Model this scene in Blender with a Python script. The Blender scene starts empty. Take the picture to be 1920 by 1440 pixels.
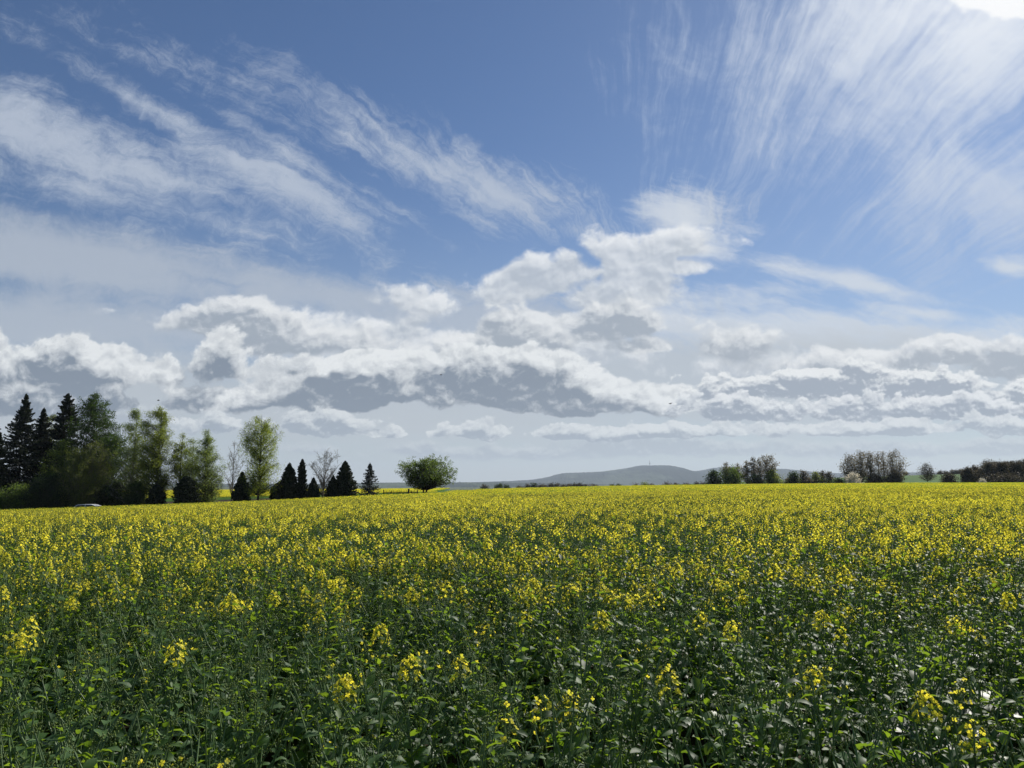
import bpy, math, random
import numpy as np
from mathutils import Vector, Matrix, Euler
R = math.radians
scene = bpy.context.scene
COL = scene.collection

# ------------------------------------------------------------------ camera
F_PX = 1442.0            # focal length in pixels of the 1920-wide photograph
EYE = 1.70
PITCH = R(7.6)
cam_d = bpy.data.cameras.new('camera')
cam_d.sensor_width = 36.0
cam_d.lens = F_PX / 1920.0 * 36.0
cam_d.clip_start = 0.05
cam_d.clip_end = 60000
cam = bpy.data.objects.new('camera', cam_d)
COL.objects.link(cam)
cam.location = (0, 0, EYE)
cam.rotation_euler = (R(90) + PITCH, 0, 0)
scene.camera = cam

def pix_dir(px, py):
    cx, cy = (px - 960) / F_PX, (720 - py) / F_PX
    return Vector((cx, math.cos(PITCH) - cy * math.sin(PITCH), math.sin(PITCH) + cy * math.cos(PITCH)))
def uv(px, py):
    d = pix_dir(px, py); return d.x / d.y, d.z / d.y
def at(px, py, Y):
    """point of the place seen at pixel (px, py) at forward distance Y"""
    u, v = uv(px, py); return Vector((u * Y, Y, EYE + v * Y))

# ------------------------------------------------------------------ render settings
scene.view_settings.view_transform = 'Standard'
scene.view_settings.look = 'None'
scene.view_settings.exposure = 0.0
scene.view_settings.gamma = 1.0
scene.render.engine = 'CYCLES'
scene.cycles.use_adaptive_sampling = True
scene.cycles.adaptive_threshold = 0.01
scene.cycles.adaptive_min_samples = 12
scene.cycles.max_bounces = 7
scene.cycles.transparent_max_bounces = 8
scene.cycles.transmission_bounces = 4
scene.cycles.volume_bounces = 1
scene.cycles.use_denoising = True

# ------------------------------------------------------------------ sun
sd = pix_dir(1905, -230).normalized()
SUN_EL = math.asin(sd.z); SUN_AZ = math.atan2(sd.x, sd.y)      # azimuth clockwise from +Y
sun_d = bpy.data.lights.new('sun', 'SUN')
sun_d.energy = 5.0; sun_d.angle = R(0.6); sun_d.color = (1.0, 0.95, 0.86)
sun = bpy.data.objects.new('sun', sun_d); COL.objects.link(sun)
sun.rotation_euler = (-sd).to_track_quat('-Z', 'Y').to_euler()
sun.location = (0, 0, 60)

# ------------------------------------------------------------------ small node language
class G:
    """arithmetic on node sockets"""
    def __init__(s, nt, sock): s.nt = nt; s.s = sock
def _lift(nt, a, node, i):
    if isinstance(a, G): nt.links.new(a.s, node.inputs[i])
    else: node.inputs[i].default_value = a
def M(op, a, b=0.0, c=0.0, clamp=False):
    nt = next(x.nt for x in (a, b, c) if isinstance(x, G))
    n = nt.nodes.new('ShaderNodeMath'); n.operation = op; n.use_clamp = clamp
    for i, x in enumerate((a, b, c)):
        if i < len(n.inputs): _lift(nt, x, n, i)
    return G(nt, n.outputs[0])
G.__add__ = lambda a, b: M('ADD', a, b); G.__radd__ = lambda a, b: M('ADD', b, a)
G.__sub__ = lambda a, b: M('SUBTRACT', a, b); G.__rsub__ = lambda a, b: M('SUBTRACT', b, a)
G.__mul__ = lambda a, b: M('MULTIPLY', a, b); G.__rmul__ = lambda a, b: M('MULTIPLY', b, a)
G.__truediv__ = lambda a, b: M('DIVIDE', a, b); G.__rtruediv__ = lambda a, b: M('DIVIDE', b, a)
def step(x, lo, hi, t0=0.0, t1=1.0, kind='SMOOTHSTEP'):
    n = x.nt.nodes.new('ShaderNodeMapRange'); n.interpolation_type = kind
    x.nt.links.new(x.s, n.inputs[0])
    for i, v in enumerate((lo, hi, t0, t1)): n.inputs[i + 1].default_value = v
    return G(x.nt, n.outputs[0])
def vec(nt, x, y, z=0.0):
    n = nt.nodes.new('ShaderNodeCombineXYZ')
    for i, v in enumerate((x, y, z)): _lift(nt, v, n, i)
    return G(nt, n.outputs[0])
def noise(p, scale, detail=6, rough=0.55, lac=2.0, dist=0.0, dim='3D', color=False):
    n = p.nt.nodes.new('ShaderNodeTexNoise'); n.noise_dimensions = dim
    p.nt.links.new(p.s, n.inputs['Vector'])
    n.inputs['Scale'].default_value = scale; n.inputs['Detail'].default_value = detail
    n.inputs['Roughness'].default_value = rough; n.inputs['Lacunarity'].default_value = lac
    n.inputs['Distortion'].default_value = dist
    return G(p.nt, n.outputs[1 if color else 0])
def voro(p, scale, detail=3, rough=0.5, smooth=0.6, dim='2D'):
    n = p.nt.nodes.new('ShaderNodeTexVoronoi'); n.voronoi_dimensions = dim; n.feature = 'F1'; n.normalize = True
    p.nt.links.new(p.s, n.inputs['Vector'])
    n.inputs['Scale'].default_value = scale; n.inputs['Detail'].default_value = detail; n.inputs['Roughness'].default_value = rough
    return G(p.nt, n.outputs['Distance'])
def vm(op, a, b=None, out=0, scale=None):
    nt = a.nt; n = nt.nodes.new('ShaderNodeVectorMath'); n.operation = op
    nt.links.new(a.s, n.inputs[0])
    if b is not None: _lift(nt, b, n, 1)
    if scale is not None: _lift(nt, scale, n, 3)
    return G(nt, n.outputs[out])
def madd(a, m, c):
    n = a.nt.nodes.new('ShaderNodeVectorMath'); n.operation = 'MULTIPLY_ADD'
    a.nt.links.new(a.s, n.inputs[0]); n.inputs[1].default_value = m; n.inputs[2].default_value = c
    return G(a.nt, n.outputs[0])
def mix(f, a, b, blend='MIX'):
    nt = next(x.nt for x in (f, a, b) if isinstance(x, G))
    n = nt.nodes.new('ShaderNodeMix'); n.data_type = 'RGBA'; n.blend_type = blend
    for i, x in ((0, f), (6, a), (7, b)):
        if isinstance(x, G): nt.links.new(x.s, n.inputs[i])
        else: n.inputs[i].default_value = x if i == 0 else (*x[:3], 1)
    return G(nt, n.outputs[2])

# ------------------------------------------------------------------ the sky (world)
world = bpy.data.worlds.new('World'); scene.world = world; world.use_nodes = True
world.cycles.sampling_method = 'MANUAL'; world.cycles.sample_map_resolution = 512
def build_sky():
    nt = world.node_tree
    for n in list(nt.nodes): nt.nodes.remove(n)
    out = nt.nodes.new('ShaderNodeOutputWorld'); bg = nt.nodes.new('ShaderNodeBackground')
    nt.links.new(bg.outputs[0], out.inputs[0]); bg.inputs[1].default_value = 0.1
    tc = nt.nodes.new('ShaderNodeTexCoord'); D = G(nt, tc.outputs['Generated'])
    sep = nt.nodes.new('ShaderNodeSeparateXYZ'); nt.links.new(D.s, sep.inputs[0])
    x, y, z = (G(nt, sep.outputs[i]) for i in range(3))
    sky = nt.nodes.new('ShaderNodeTexSky'); sky.sky_type = 'NISHITA'; sky.sun_disc = False
    sky.sun_elevation = SUN_EL; sky.sun_rotation = SUN_AZ
    sky.air_density = 1.0; sky.dust_density = 0.3; sky.ozone_density = 2.0; sky.altitude = 200
    ya = M('MAXIMUM', M('ABSOLUTE', y), 0.15)
    u = x / ya; v = z / ya
    P = vec(nt, u, v)
    vp = M('MAXIMUM', v, 0.0)
    sdot = vm('DOT_PRODUCT', D, tuple(sd), out=1)
    glow = M('POWER', M('MAXIMUM', sdot, 0.0), 30.0)           # close round the sun
    wide = M('POWER', M('MAXIMUM', sdot, 0.0), 6.0)
    # warps shared by the cloud layers
    w1 = vm('SUBTRACT', noise(P, 3.0, 4, 0.55, dim='2D', color=True), (0.5, 0.5, 0.5))
    w2 = vm('SUBTRACT', noise(P, 16.0, 4, 0.6, dim='2D', color=True), (0.5, 0.5, 0.5))
    def field(p, blobs, k=0.25, flat=0.0):
        """smooth union of ellipses (px, py, rx, ry, angle, gain) -> 1 at a centre, 0 at the rim"""
        acc = None
        for b in blobs:
            cx, cy, rx, ry = b[:4]; ang = b[4] if len(b) > 4 else 0; g = b[5] if len(b) > 5 else 1.0
            cu, cv = uv(cx, cy)
            q, ax, ay = p, F_PX / rx, F_PX / ry
            if ang:
                n = nt.nodes.new('ShaderNodeVectorRotate'); n.rotation_type = 'Z_AXIS'
                nt.links.new(p.s, n.inputs['Vector']); n.inputs['Center'].default_value = (cu, cv, 0); n.inputs['Angle'].default_value = R(-ang)
                q = G(nt, n.outputs[0])
            q = madd(q, (ax, ay, 0), (-cu * ax, -cv * ay, 0))
            if flat:                                                  # flat base: the lower half of the ellipse is squeezed
                lo = vm('MINIMUM', q, (1e6, 0, 0)); n = nt.nodes.new('ShaderNodeVectorMath'); n.operation = 'MULTIPLY_ADD'
                nt.links.new(lo.s, n.inputs[0]); n.inputs[1].default_value = (0, flat, 0); nt.links.new(q.s, n.inputs[2]); q = G(nt, n.outputs[0])
            d = vm('LENGTH', q, out=1)
            if g != 1.0: d = 1.0 - g * (1.0 - d)
            acc = d if acc is None else M('SMOOTH_MIN', acc, d, k)
        return 1.0 - acc
    def polar(px, py, p):
        cu, cv = uv(px, py)
        q = vm('SUBTRACT', p, (cu, cv, 0)); s = nt.nodes.new('ShaderNodeSeparateXYZ'); nt.links.new(q.s, s.inputs[0])
        a = M('ARCTAN2', G(nt, s.outputs[0]), G(nt, s.outputs[1])); r = vm('LENGTH', q, out=1)
        return a, r
    # ---- clear sky, paler towards the horizon
    base = vm('MULTIPLY', G(nt, sky.outputs[0]), SKY_TINT)
    hz = M('POWER', M('SUBTRACT', 1.0, M('MINIMUM', vp * 1.7, 1.0)), 3.2)
    col = mix(hz * 0.92, base, (5.2, 5.6, 5.9))
    # ---- left cirrus: fibres that run together towards the middle of the horizon
    pw = vm('ADD', P, vm('SCALE', w1, scale=0.10))
    pw2 = vm('ADD', pw, vm('SCALE', w2, scale=0.035))
    a, r = polar(1330, 700, pw2)
    lr = M('LOGARITHM', r + 0.05, 2.718)
    st = noise(vec(nt, a * 14.0, lr * 1.5), 1.3, 7, 0.66, dim='2D')
    fine = noise(pw2, 13.0, 7, 0.74, dim='2D')
    st = st * 0.56 + fine * 0.44
    mk = field(P, [(60, 250, 640, 120, -22, 1.35), (540, 350, 330, 66, -25, 1.3), (260, 185, 340, 34, -30, .7), (560, 300, 300, 24, -33, .7), (330, 110, 300, 60, -28, .45), (420, 420, 300, 40, -18, .6), (800, 310, 350, 76, -24, 1.0), (960, 375, 280, 80, -12, 1.1), (1080, 430, 220, 40, -8, .7),
                   (640, 215, 280, 80, -25, .75), (150, 350, 420, 60, -16, 1.0), (1290, 400, 160, 80, 10, .95), (700, 390, 200, 40, -20, .6)], 0.3)
    mkv = field(P, [(100, 480, 780, 100, -9, 1.2), (560, 550, 580, 66, -9, 1.15), (60, 600, 640, 100, -3, 1.35), (900, 600, 580, 80, 0, 1.2)], 0.3)
    al = step(mk + (st - 0.5) * 3.7, 0.0, 1.35) * 0.84
    av = step(mkv + (st - 0.5) * 2.4, -0.1, 1.0) * 0.78
    col = mix(al, col, (4.9, 5.5, 6.5))
    col = mix(av, col, (4.6, 5.1, 5.85))
    # ---- right cirrus: long fibres fanning out from the horizon, bright towards the sun
    pr = vm('ADD', P, vm('SCALE', w1, scale=0.20))
    pr = vm('ADD', pr, vm('SCALE', w2, scale=0.012))
    a2, r2 = polar(1150, 880, pr)
    lr2 = M('LOGARITHM', r2 + 0.02, 2.718)
    f1 = noise(vec(nt, a2 * 9.0, lr2 * 1.1, 7.1), 1.6, 5, 0.6)
    f3 = noise(pr, 7.0, 6, 0.68, dim='2D')
    pf = vm('ADD', vm('ADD', P, vm('SCALE', w1, scale=0.045)), vm('SCALE', w2, scale=0.006)); a3, r3 = polar(1150, 880, pf)
    f2 = noise(vec(nt, a3 * 34.0, M('LOGARITHM', r3 + 0.02, 2.718) * 2.2, 2.1), 1.6, 6, 0.68)
    fr = f1 * 0.30 + f2 * 0.32 + f3 * 0.38
    mr = field(P, [(1830, 60, 500, 400, 30, 1.35), (1620, 90, 400, 320, 50, 1.1), (1800, 350, 400, 210, 0, 1.05), (1420, 120, 300, 230, 60, .6), (1300, 150, 130, 280, 0, .4), (1190, 100, 70, 260, 0, .32), (1350, 330, 140, 120, 40, .35)], 0.4)
    ar = step(mr + (fr - 0.5) * 3.8, 0.0, 1.4) * 0.9
    crc = mix(M('MINIMUM', glow * 1.0, 1.0), (4.6, 5.4, 6.9), (8.6, 9.0, 9.5))
    col = mix(ar, col, crc)
    # ---- wisps and veils of the right half
    pz = vm('ADD', P, vm('SCALE', w2, scale=0.02)); sp = nt.nodes.new('ShaderNodeSeparateXYZ'); nt.links.new(pz.s, sp.inputs[0]); uu, vv = G(nt, sp.outputs[0]), G(nt, sp.outputs[1])
    hs = noise(vec(nt, uu * 1.0 + 4.0, vv * 3.6 + uu * 0.8), 5.0, 7, 0.66, dim='2D')
    mh = field(P, [(1590, 525, 260, 30, -13, 1.3), (1900, 500, 80, 28, -5, .9), (1450, 620, 500, 64, -2, 1.5), (1820, 640, 300, 55, 8, 1.15), (1320, 570, 280, 60, 0, .9),
                   (1270, 395, 110, 64, 0, .95), (1330, 470, 90, 60, 0, .9), (1740, 590, 160, 24, -8, .7)], 0.25)
    ah = step(mh + (hs - 0.5) * 2.6, 0.0, 1.0) * 0.85
    col = mix(ah, col, (6.4, 6.9, 7.6))
    mv = field(P, [(1450, 720, 800, 140, 0, 1.5), (760, 750, 760, 130, 0, 1.4), (150, 760, 500, 150, 0, 1.3)], 0.3)
    av2 = step(mv + (hs - 0.5) * 1.0, 0.0, 0.9) * 0.85
    col = mix(av2, col, (5.0, 5.4, 5.85))
    # ---- cumulus: the pattern shrinks towards the horizon as rows farther off do
    def qn(off, zx, zy, seed, det, vo=False):
        q = madd(P, (zx, zy, 0), (off[0] * zx + seed, off[1] * zy, 0))
        q = vm('ADD', q, vm('SCALE', w2, scale=0.16))
        n = noise(q, 1.0, det, 0.60, dim='2D')
        if vo: n = n + (0.42 - voro(q, 2.4, 2, 0.5)) * 0.36
        return n
    n0 = qn((0, 0), 7.0, 9.0, 3.7, 10, True); n1 = qn((0.010, 0.024), 7.0, 9.0, 3.7, 5); n2 = qn((0.003, 0.0070), 7.0, 9.0, 3.7, 8, True)
    m0 = qn((0, 0), 16.0, 23.0, 0.3, 9, True); m1 = qn((0.004, 0.011), 16.0, 23.0, 0.3, 5); m2 = qn((0.0015, 0.0038), 16.0, 23.0, 0.3, 8, True)
    far_n = (m0, m1, m2); near_n = (n0, n1, n2)
    def cumulus(col, blobs, amp, off, lit, dark, soft=0.16, dense=1.0, k=1.0, flat=0.5, rel=5.4, ns=None):
        n0, n1, n2 = ns or near_n; relief0 = n2 - n0
        f0 = field(P, blobs, .2, flat); f1_ = field(vm('ADD', P, (off * 0.5, off, 0)), blobs, .2, flat)
        d0 = f0 + (n0 - 0.5) * amp; d1 = f1_ + (n1 - 0.5) * amp
        alpha = step(d0, 0.0, soft) * dense
        shade = step(d1, -0.50, 0.42)
        thin = step(d0, 0.0, 0.40)
        sh = shade * (0.97 * k) + relief0 * rel * (thin * 0.8 + 0.2) + thin * 0.06
        mid = tuple(q * .62 + w * .38 for q, w in zip(lit, dark))
        c = mix(step(sh, -0.22, 0.46), lit, mid); c = mix(step(sh, 0.30, 1.10), c, dark)
        c = mix(M('MINIMUM', wide * 0.12 + glow * 1.2, 1.0), c, (9.6, 9.7, 9.8))
        return mix(alpha, col, c)
    # thin scraps low on the horizon and the bright puffs above the bank
    col = cumulus(col, [(960, 850, 280, 22, 0, .8), (1250, 842, 350, 24, 0, 1.0), (1640, 846, 320, 22, 0, .9), (560, 840, 90, 18, 0, .7), (1870, 840, 170, 24), (780, 845, 80, 18, 0, .7), (240, 800, 100, 60, 0, .8), (390, 800, 60, 22, 0, .8)],
                  1.5, 0.010, (5.9, 6.35, 6.7), (3.9, 4.4, 5.1), 0.5, 0.75, rel=4.5, ns=far_n)
    col = cumulus(col, [(1170, 480, 80, 56, -30, 1.1), (1275, 462, 110, 46, 0, 1.0), (1205, 530, 80, 60), (1290, 500, 80, 26), (770, 556, 120, 46, -8), (985, 534, 150, 54, 0, 1.1), (1070, 512, 60, 36), (1110, 560, 110, 30, 0, .8),
                        (1870, -5, 105, 50, 0, 1.4), (640, 635, 250, 52, 0, .9), (1500, 690, 300, 40, 0, .8), (1080, 660, 230, 50, 0, .7)],
                  3.0, 0.016, (8.5, 8.7, 8.9), (4.6, 5.1, 5.8), 0.5, 0.9, 0.75, 0.3, 4.0)
    col = cumulus(col, [(385, 603, 150, 50), (480, 630, 120, 46, 0, .9), (1000, 616, 150, 44, 0, 1.1), (1140, 614, 145, 42, 0, 1.1), (940, 650, 110, 36, 0, .7), (1230, 650, 95, 24, 0, .9), (1345, 650, 130, 40, 0, .55), (1600, 684, 150, 36, 0, .65), (1785, 662, 66, 34, 0, 1.3),
                        (620, 640, 130, 34, 0, .6), (1900, 690, 90, 36, 0, .8)],
                  2.6, 0.022, (7.9, 8.1, 8.3), (3.3, 3.8, 4.5), 0.35, 0.9, 0.95)
    col = cumulus(col, [(150, 700, 200, 72, 0, 1.5), (0, 715, 120, 84, 0, 1.3), (285, 700, 80, 58, 0, 1.2), (395, 690, 60, 70, 0, .9), (565, 732, 165, 56, 0, 1.3), (450, 748, 120, 36), (655, 748, 70, 36), (100, 755, 200, 44, 0, 1.0),
                        (700, 680, 90, 20, 0, .8), (805, 724, 110, 44, 0, 1.1), (950, 738, 165, 54, 0, 1.4), (1100, 746, 160, 50, 0, 1.4), (1240, 752, 85, 38, 0, 1.2), (960, 700, 200, 34, 0, .75)],
                  2.7, 0.036, (8.1, 8.35, 8.5), (2.0, 2.45, 3.15), 0.22, 0.96)
    col = cumulus(col, [(1560, 728, 250, 44, 0, 1.1), (1385, 740, 90, 56), (1760, 742, 150, 56, 0, 1.2), (1900, 755, 100, 50), (1480, 715, 90, 20), (1690, 712, 90, 20)],
                  2.9, 0.016, (8.3, 8.5, 8.6), (2.9, 3.4, 4.2), 0.28, 0.93, 1.0, 0.2, 6.0, far_n)
    col = cumulus(col, [(1620, 770, 220, 32, 0, 1.2), (1430, 768, 180, 30, 0, 1.2), (1790, 768, 150, 32, 0, 1.2)],
                  2.9, 0.013, (7.8, 8.05, 8.3), (2.9, 3.4, 4.2), 0.25, 0.93, 1.0, 0.4, 5.0, far_n)
    col = cumulus(col, [(600, 800, 120, 28, 0, 1.2), (700, 812, 60, 14), (905, 810, 85, 22, 0, 1.2), (1080, 814, 130, 16, 0, 1.0), (1235, 808, 80, 17), (1390, 808, 110, 17, 0, 1.0), (1560, 806, 90, 18, 0, 1.1), (1720, 804, 120, 18, 0, 1.1), (1870, 800, 90, 24, 0, 1.0), (380, 796, 60, 24, 0, .8)],
                  2.6, 0.014, (7.1, 7.45, 7.7), (3.3, 3.85, 4.6), 0.22, 0.92, rel=4.5, ns=far_n)
    # glare of the veiled sun, just above the frame
    col = mix(M('MINIMUM', M('POWER', M('MAXIMUM', sdot, 0.0), 220.0) * 0.9, 1.0), col, (11.0, 11.0, 10.8))
    nt.links.new(col.s, bg.inputs[0])
    # below the horizon: a plain dim green-grey, which the ground hides
    bg2 = nt.nodes.new('ShaderNodeBackground'); bg2.inputs[0].default_value = (1.2, 1.4, 1.0, 1); bg2.inputs[1].default_value = 0.1
    ms = nt.nodes.new('ShaderNodeMixShader'); up = M('GREATER_THAN', z, -0.02)
    nt.links.new(up.s, ms.inputs[0]); nt.links.new(bg2.outputs[0], ms.inputs[1]); nt.links.new(bg.outputs[0], ms.inputs[2])
    nt.links.new(ms.outputs[0], out.inputs[0])
SKY_TINT = (0.50, 0.61, 0.76)
build_sky()

# ------------------------------------------------------------------ tagging
def tag(o, label=None, cat=None, group=None, kind=None):
    if label: o['label'] = label
    if cat: o['category'] = cat
    if group: o['group'] = group
    if kind: o['kind'] = kind
    return o
def empty(name, loc, rz=0.0):
    o = bpy.data.objects.new(name, None); COL.objects.link(o)
    o.location = loc; o.rotation_euler = (0, 0, rz); o.empty_display_size = 0.3
    return o

# ------------------------------------------------------------------ materials
def mat_base(name):
    m = bpy.data.materials.new(name); m.use_nodes = True
    nt = m.node_tree; b = nt.nodes['Principled BSDF']
    return m, nt, b
def leaf_mat(name, col, trans, rough=0.45, spec=0.5, var=0.35, tmix=0.45, sheen=None):
    """leaf: reflecting face plus light let through; every leaf its own shade"""
    m, nt, b = mat_base(name)
    out = nt.nodes['Material Output']
    g = nt.nodes.new('ShaderNodeNewGeometry'); rnd = G(nt, g.outputs['Random Per Island'])
    oi = nt.nodes.new('ShaderNodeObjectInfo'); r2 = G(nt, oi.outputs['Random'])
    k = (rnd - 0.5) * (2 * var) + (r2 - 0.5) * 0.16 + 1.0
    c = vm('MULTIPLY', mix(rnd, [x * 0.85 for x in col], [col[0] * 1.2, col[1] * 1.12, col[2] * 0.9]), vec(nt, k, k, k))
    t = vm('MULTIPLY', mix(rnd, trans, [trans[0] * 1.25, trans[1] * 1.05, trans[2] * .8]), vec(nt, k, k, k))
    nt.links.new(c.s, b.inputs['Base Color'])
    b.inputs['Roughness'].default_value = rough; b.inputs['Specular IOR Level'].default_value = spec
    tr = nt.nodes.new('ShaderNodeBsdfTranslucent'); nt.links.new(t.s, tr.inputs[0])
    ms = nt.nodes.new('ShaderNodeMixShader'); ms.inputs[0].default_value = tmix
    nt.links.new(b.outputs[0], ms.inputs[1]); nt.links.new(tr.outputs[0], ms.inputs[2]); nt.links.new(ms.outputs[0], out.inputs[0])
    return m
def plain_mat(name, col, rough=0.8, spec=0.3, noise_scale=None, col2=None, metallic=0.0):
    m, nt, b = mat_base(name)
    b.inputs['Base Color'].default_value = (*col, 1); b.inputs['Roughness'].default_value = rough
    b.inputs['Specular IOR Level'].default_value = spec; b.inputs['Metallic'].default_value = metallic
    if noise_scale:
        tc = nt.nodes.new('ShaderNodeTexCoord'); p = G(nt, tc.outputs['Object'])
        f = step(noise(p, noise_scale, 5, 0.6), 0.35, 0.65)
        nt.links.new(mix(f, col, col2 or [c * 0.6 for c in col]).s, b.inputs['Base Color'])
    return m
MT = {
 'leaf':  leaf_mat('rape_leaf', (0.050, 0.112, 0.048), (0.22, 0.42, 0.02), 0.45, 0.42, 0.35, 0.45),
 'leafup': leaf_mat('rape_upper_leaf', (0.072, 0.140, 0.056), (0.26, 0.44, 0.03), 0.55, 0.34, 0.3, 0.45),
 'stem':  plain_mat('rape_stem', (0.13, 0.20, 0.075), 0.5, 0.4),
 'bud':   leaf_mat('rape_bud', (0.16, 0.23, 0.06), (0.24, 0.34, 0.04), 0.6, 0.3, 0.35, 0.3),
 'petal': leaf_mat('rape_petal', (0.87, 0.83, 0.07), (0.97, 0.94, 0.08), 0.6, 0.2, 0.08, 0.55),
 'bark':  plain_mat('bark', (0.075, 0.06, 0.048), 0.9, 0.2, 3.0, (0.035, 0.03, 0.026)),
 'birchbark': plain_mat('birch_bark', (0.42, 0.40, 0.37), 0.8, 0.3, 2.0, (0.09, 0.08, 0.075)),
 'twig':  plain_mat('grey_brown_twigs', (0.19, 0.17, 0.13), 0.9, 0.2),
}
def soil_mat():
    m, nt, b = mat_base('grass_and_soil')
    tc = nt.nodes.new('ShaderNodeTexCoord'); p = G(nt, tc.outputs['Object'])
    sp = nt.nodes.new('ShaderNodeSeparateXYZ'); nt.links.new(p.s, sp.inputs[0])
    n1 = noise(p, 0.012, 4, 0.5); n2 = noise(p, 0.9, 5, 0.65); n3 = noise(p, 0.0016, 3, 0.5)
    grass = mix(step(n2, 0.35, 0.65), (0.048, 0.125, 0.018), (0.075, 0.165, 0.026))
    field2 = mix(step(n3, 0.45, 0.55), (0.06, 0.11, 0.03), (0.15, 0.13, 0.07))
    far = step(vm('LENGTH', p, out=1), 700, 1500)
    c = mix(far, grass, field2)
    # bare soil under the crop
    d = vm('LENGTH', madd(p, (1 / 150.0, 1 / 190.0, 0), (0, -0.12, 0)), out=1)
    c = mix(step(d, 0.9, 0.95), mix(n2, (0.035, 0.026, 0.018), (0.07, 0.052, 0.036)), c)
    nt.links.new(c.s, b.inputs['Base Color']); b.inputs['Roughness'].default_value = 0.95; b.inputs['Specular IOR Level'].default_value = 0.1
    bmp = nt.nodes.new('ShaderNodeBump'); bmp.inputs['Strength'].default_value = 0.6; bmp.inputs['Distance'].default_value = 0.1
    nt.links.new(n2.s, bmp.inputs['Height']); nt.links.new(bmp.outputs[0], b.inputs['Normal'])
    return m

# ------------------------------------------------------------------ terrain: a smooth sheet through surveyed points
EDGE = [(-160, 962, 88), (0, 955, 95), (150, 951, 99), (295, 946, 103), (420, 942, 105), (520, 938, 108), (610, 933, 114), (700, 929, 120), (790, 926, 126),
        (850, 921, 150), (900, 917, 190), (1000, 914.5, 215), (1100, 912, 230), (1300, 909, 240), (1500, 907, 238), (1700, 905.5, 225), (1920, 905, 205), (2120, 905, 190)]
CANOPY = 1.02
def _survey():
    pts = [(0, 0, 0), (-6, 3, 0), (6, 3, 0), (-14, 12, -.06), (14, 12, 0.02), (0, 12, 0.0), (-40, 0, -1.2), (40, 0, .1), (0, -60, 0), (-60, -60, -1.5), (60, -60, 0)]
    for px, py, Y in EDGE:
        q = at(px, py, Y); pts.append((q.x, q.y, q.z - CANOPY))
        q2 = at(px, py, Y); f = 0.5
        pts.append((q.x * f, q.y * f, (q.z - CANOPY) * f * 0.92 - 0.03))
    for px, py, Y in ((500, 917.5, 380), (760, 916.5, 380), (200, 920, 360), (960, 914, 420), (1300, 913, 460), (1500, 909, 400), (-100, 922, 330)):
        q = at(px, py, Y); pts.append((q.x, q.y, q.z - CANOPY))
    pts += [(385, 560, 10.5), (292, 530, 9.6), (262, 520, 8.0), (244, 500, 4.0), (215, 520, 1.2), (160, 480, 0.3), (430, 440, 6.5), (300, 330, 3.2), (420, 700, 11.0), (250, 680, 8.0), (-500, 600, -4), (0, 700, -3.5), (500, 100, 2), (-400, 100, -6)]
    return np.array(pts, float)
_SP = _survey()
def _phi(r2): return 0.5 * r2 * np.log(r2 + 1e-9)
def _tps():
    n = len(_SP); S = 100.0
    xy = _SP[:, :2] / S; d2 = ((xy[:, None] - xy[None]) ** 2).sum(-1)
    A = np.zeros((n + 3, n + 3)); A[:n, :n] = _phi(d2) + np.eye(n) * 0.002
    A[:n, n] = 1; A[:n, n + 1:] = xy; A[n, :n] = 1; A[n + 1:, :n] = xy.T
    b = np.zeros(n + 3); b[:n] = _SP[:, 2]
    return np.linalg.solve(A, b)
_W = _tps()
def ground_z(X, Y):
    X = np.atleast_1d(np.asarray(X, float)); Y = np.atleast_1d(np.asarray(Y, float))
    sc = np.maximum(1.0, np.hypot(X, Y - 250) / 620.0)         # hold the edge value further out
    x = X / sc / 100; y = ((Y - 250) / sc + 250) / 100
    out = np.full(X.shape, 0.0)
    for i, (px, py, _) in enumerate(_SP): out += _W[i] * _phi((x - px / 100) ** 2 + (y - py / 100) ** 2)
    n = len(_SP); out += _W[n] + _W[n + 1] * x + _W[n + 2] * y
    t = np.clip((sc - 1) / 1.2, 0, 1); t = t * t * (3 - 2 * t)
    return out * (1 - t) + (-6.0) * t
def gz(x, y): return float(ground_z(x, y)[0])

def mesh_from(name, V, F, mats, mi=None, smooth=False):
    me = bpy.data.meshes.new(name)
    V = np.asarray(V, np.float32)
    if isinstance(F, np.ndarray):
        nf, k = F.shape
        me.vertices.add(len(V)); me.vertices.foreach_set('co', V.ravel())
        me.loops.add(nf * k); me.loops.foreach_set('vertex_index', F.astype(np.int32).ravel())
        me.polygons.add(nf); me.polygons.foreach_set('loop_start', np.arange(nf, dtype=np.int32) * k)
        me.update(calc_edges=True)
    else:
        me.from_pydata([tuple(v) for v in V.tolist()], [], F); me.update()
    for m in mats: me.materials.append(m)
    if mi is not None: me.polygons.foreach_set('material_index', np.asarray(mi, np.int32))
    if smooth: me.polygons.foreach_set('use_smooth', np.ones(len(me.polygons), bool))
    return me
def link(name, me, parent=None, loc=None):
    o = bpy.data.objects.new(name, me); COL.objects.link(o)
    if parent is not None: o.parent = parent
    if loc is not None: o.location = loc
    return o
def build_ground():
    t = np.linspace(-1, 1, 221); X = np.sign(t) * (np.sinh(np.abs(t) * 7.0) / math.sinh(7.0)) * 22000
    s = np.linspace(0, 1, 221); Y = -200 + (np.sinh(s * 6.2) / math.sinh(6.2)) * 24000
    XX, YY = np.meshgrid(X, Y); Z = ground_z(XX.ravel(), YY.ravel())
    V = np.stack([XX.ravel(), YY.ravel(), Z], 1)
    n, m = len(Y), len(X); i = np.arange(n - 1)[:, None] * m + np.arange(m - 1)[None]
    F = np.stack([i, i + 1, i + m + 1, i + m], -1).reshape(-1, 4)
    o = link('ground', mesh_from('ground', V, F, [soil_mat()], smooth=True)); tag(o, kind='structure')
build_ground()

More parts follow.
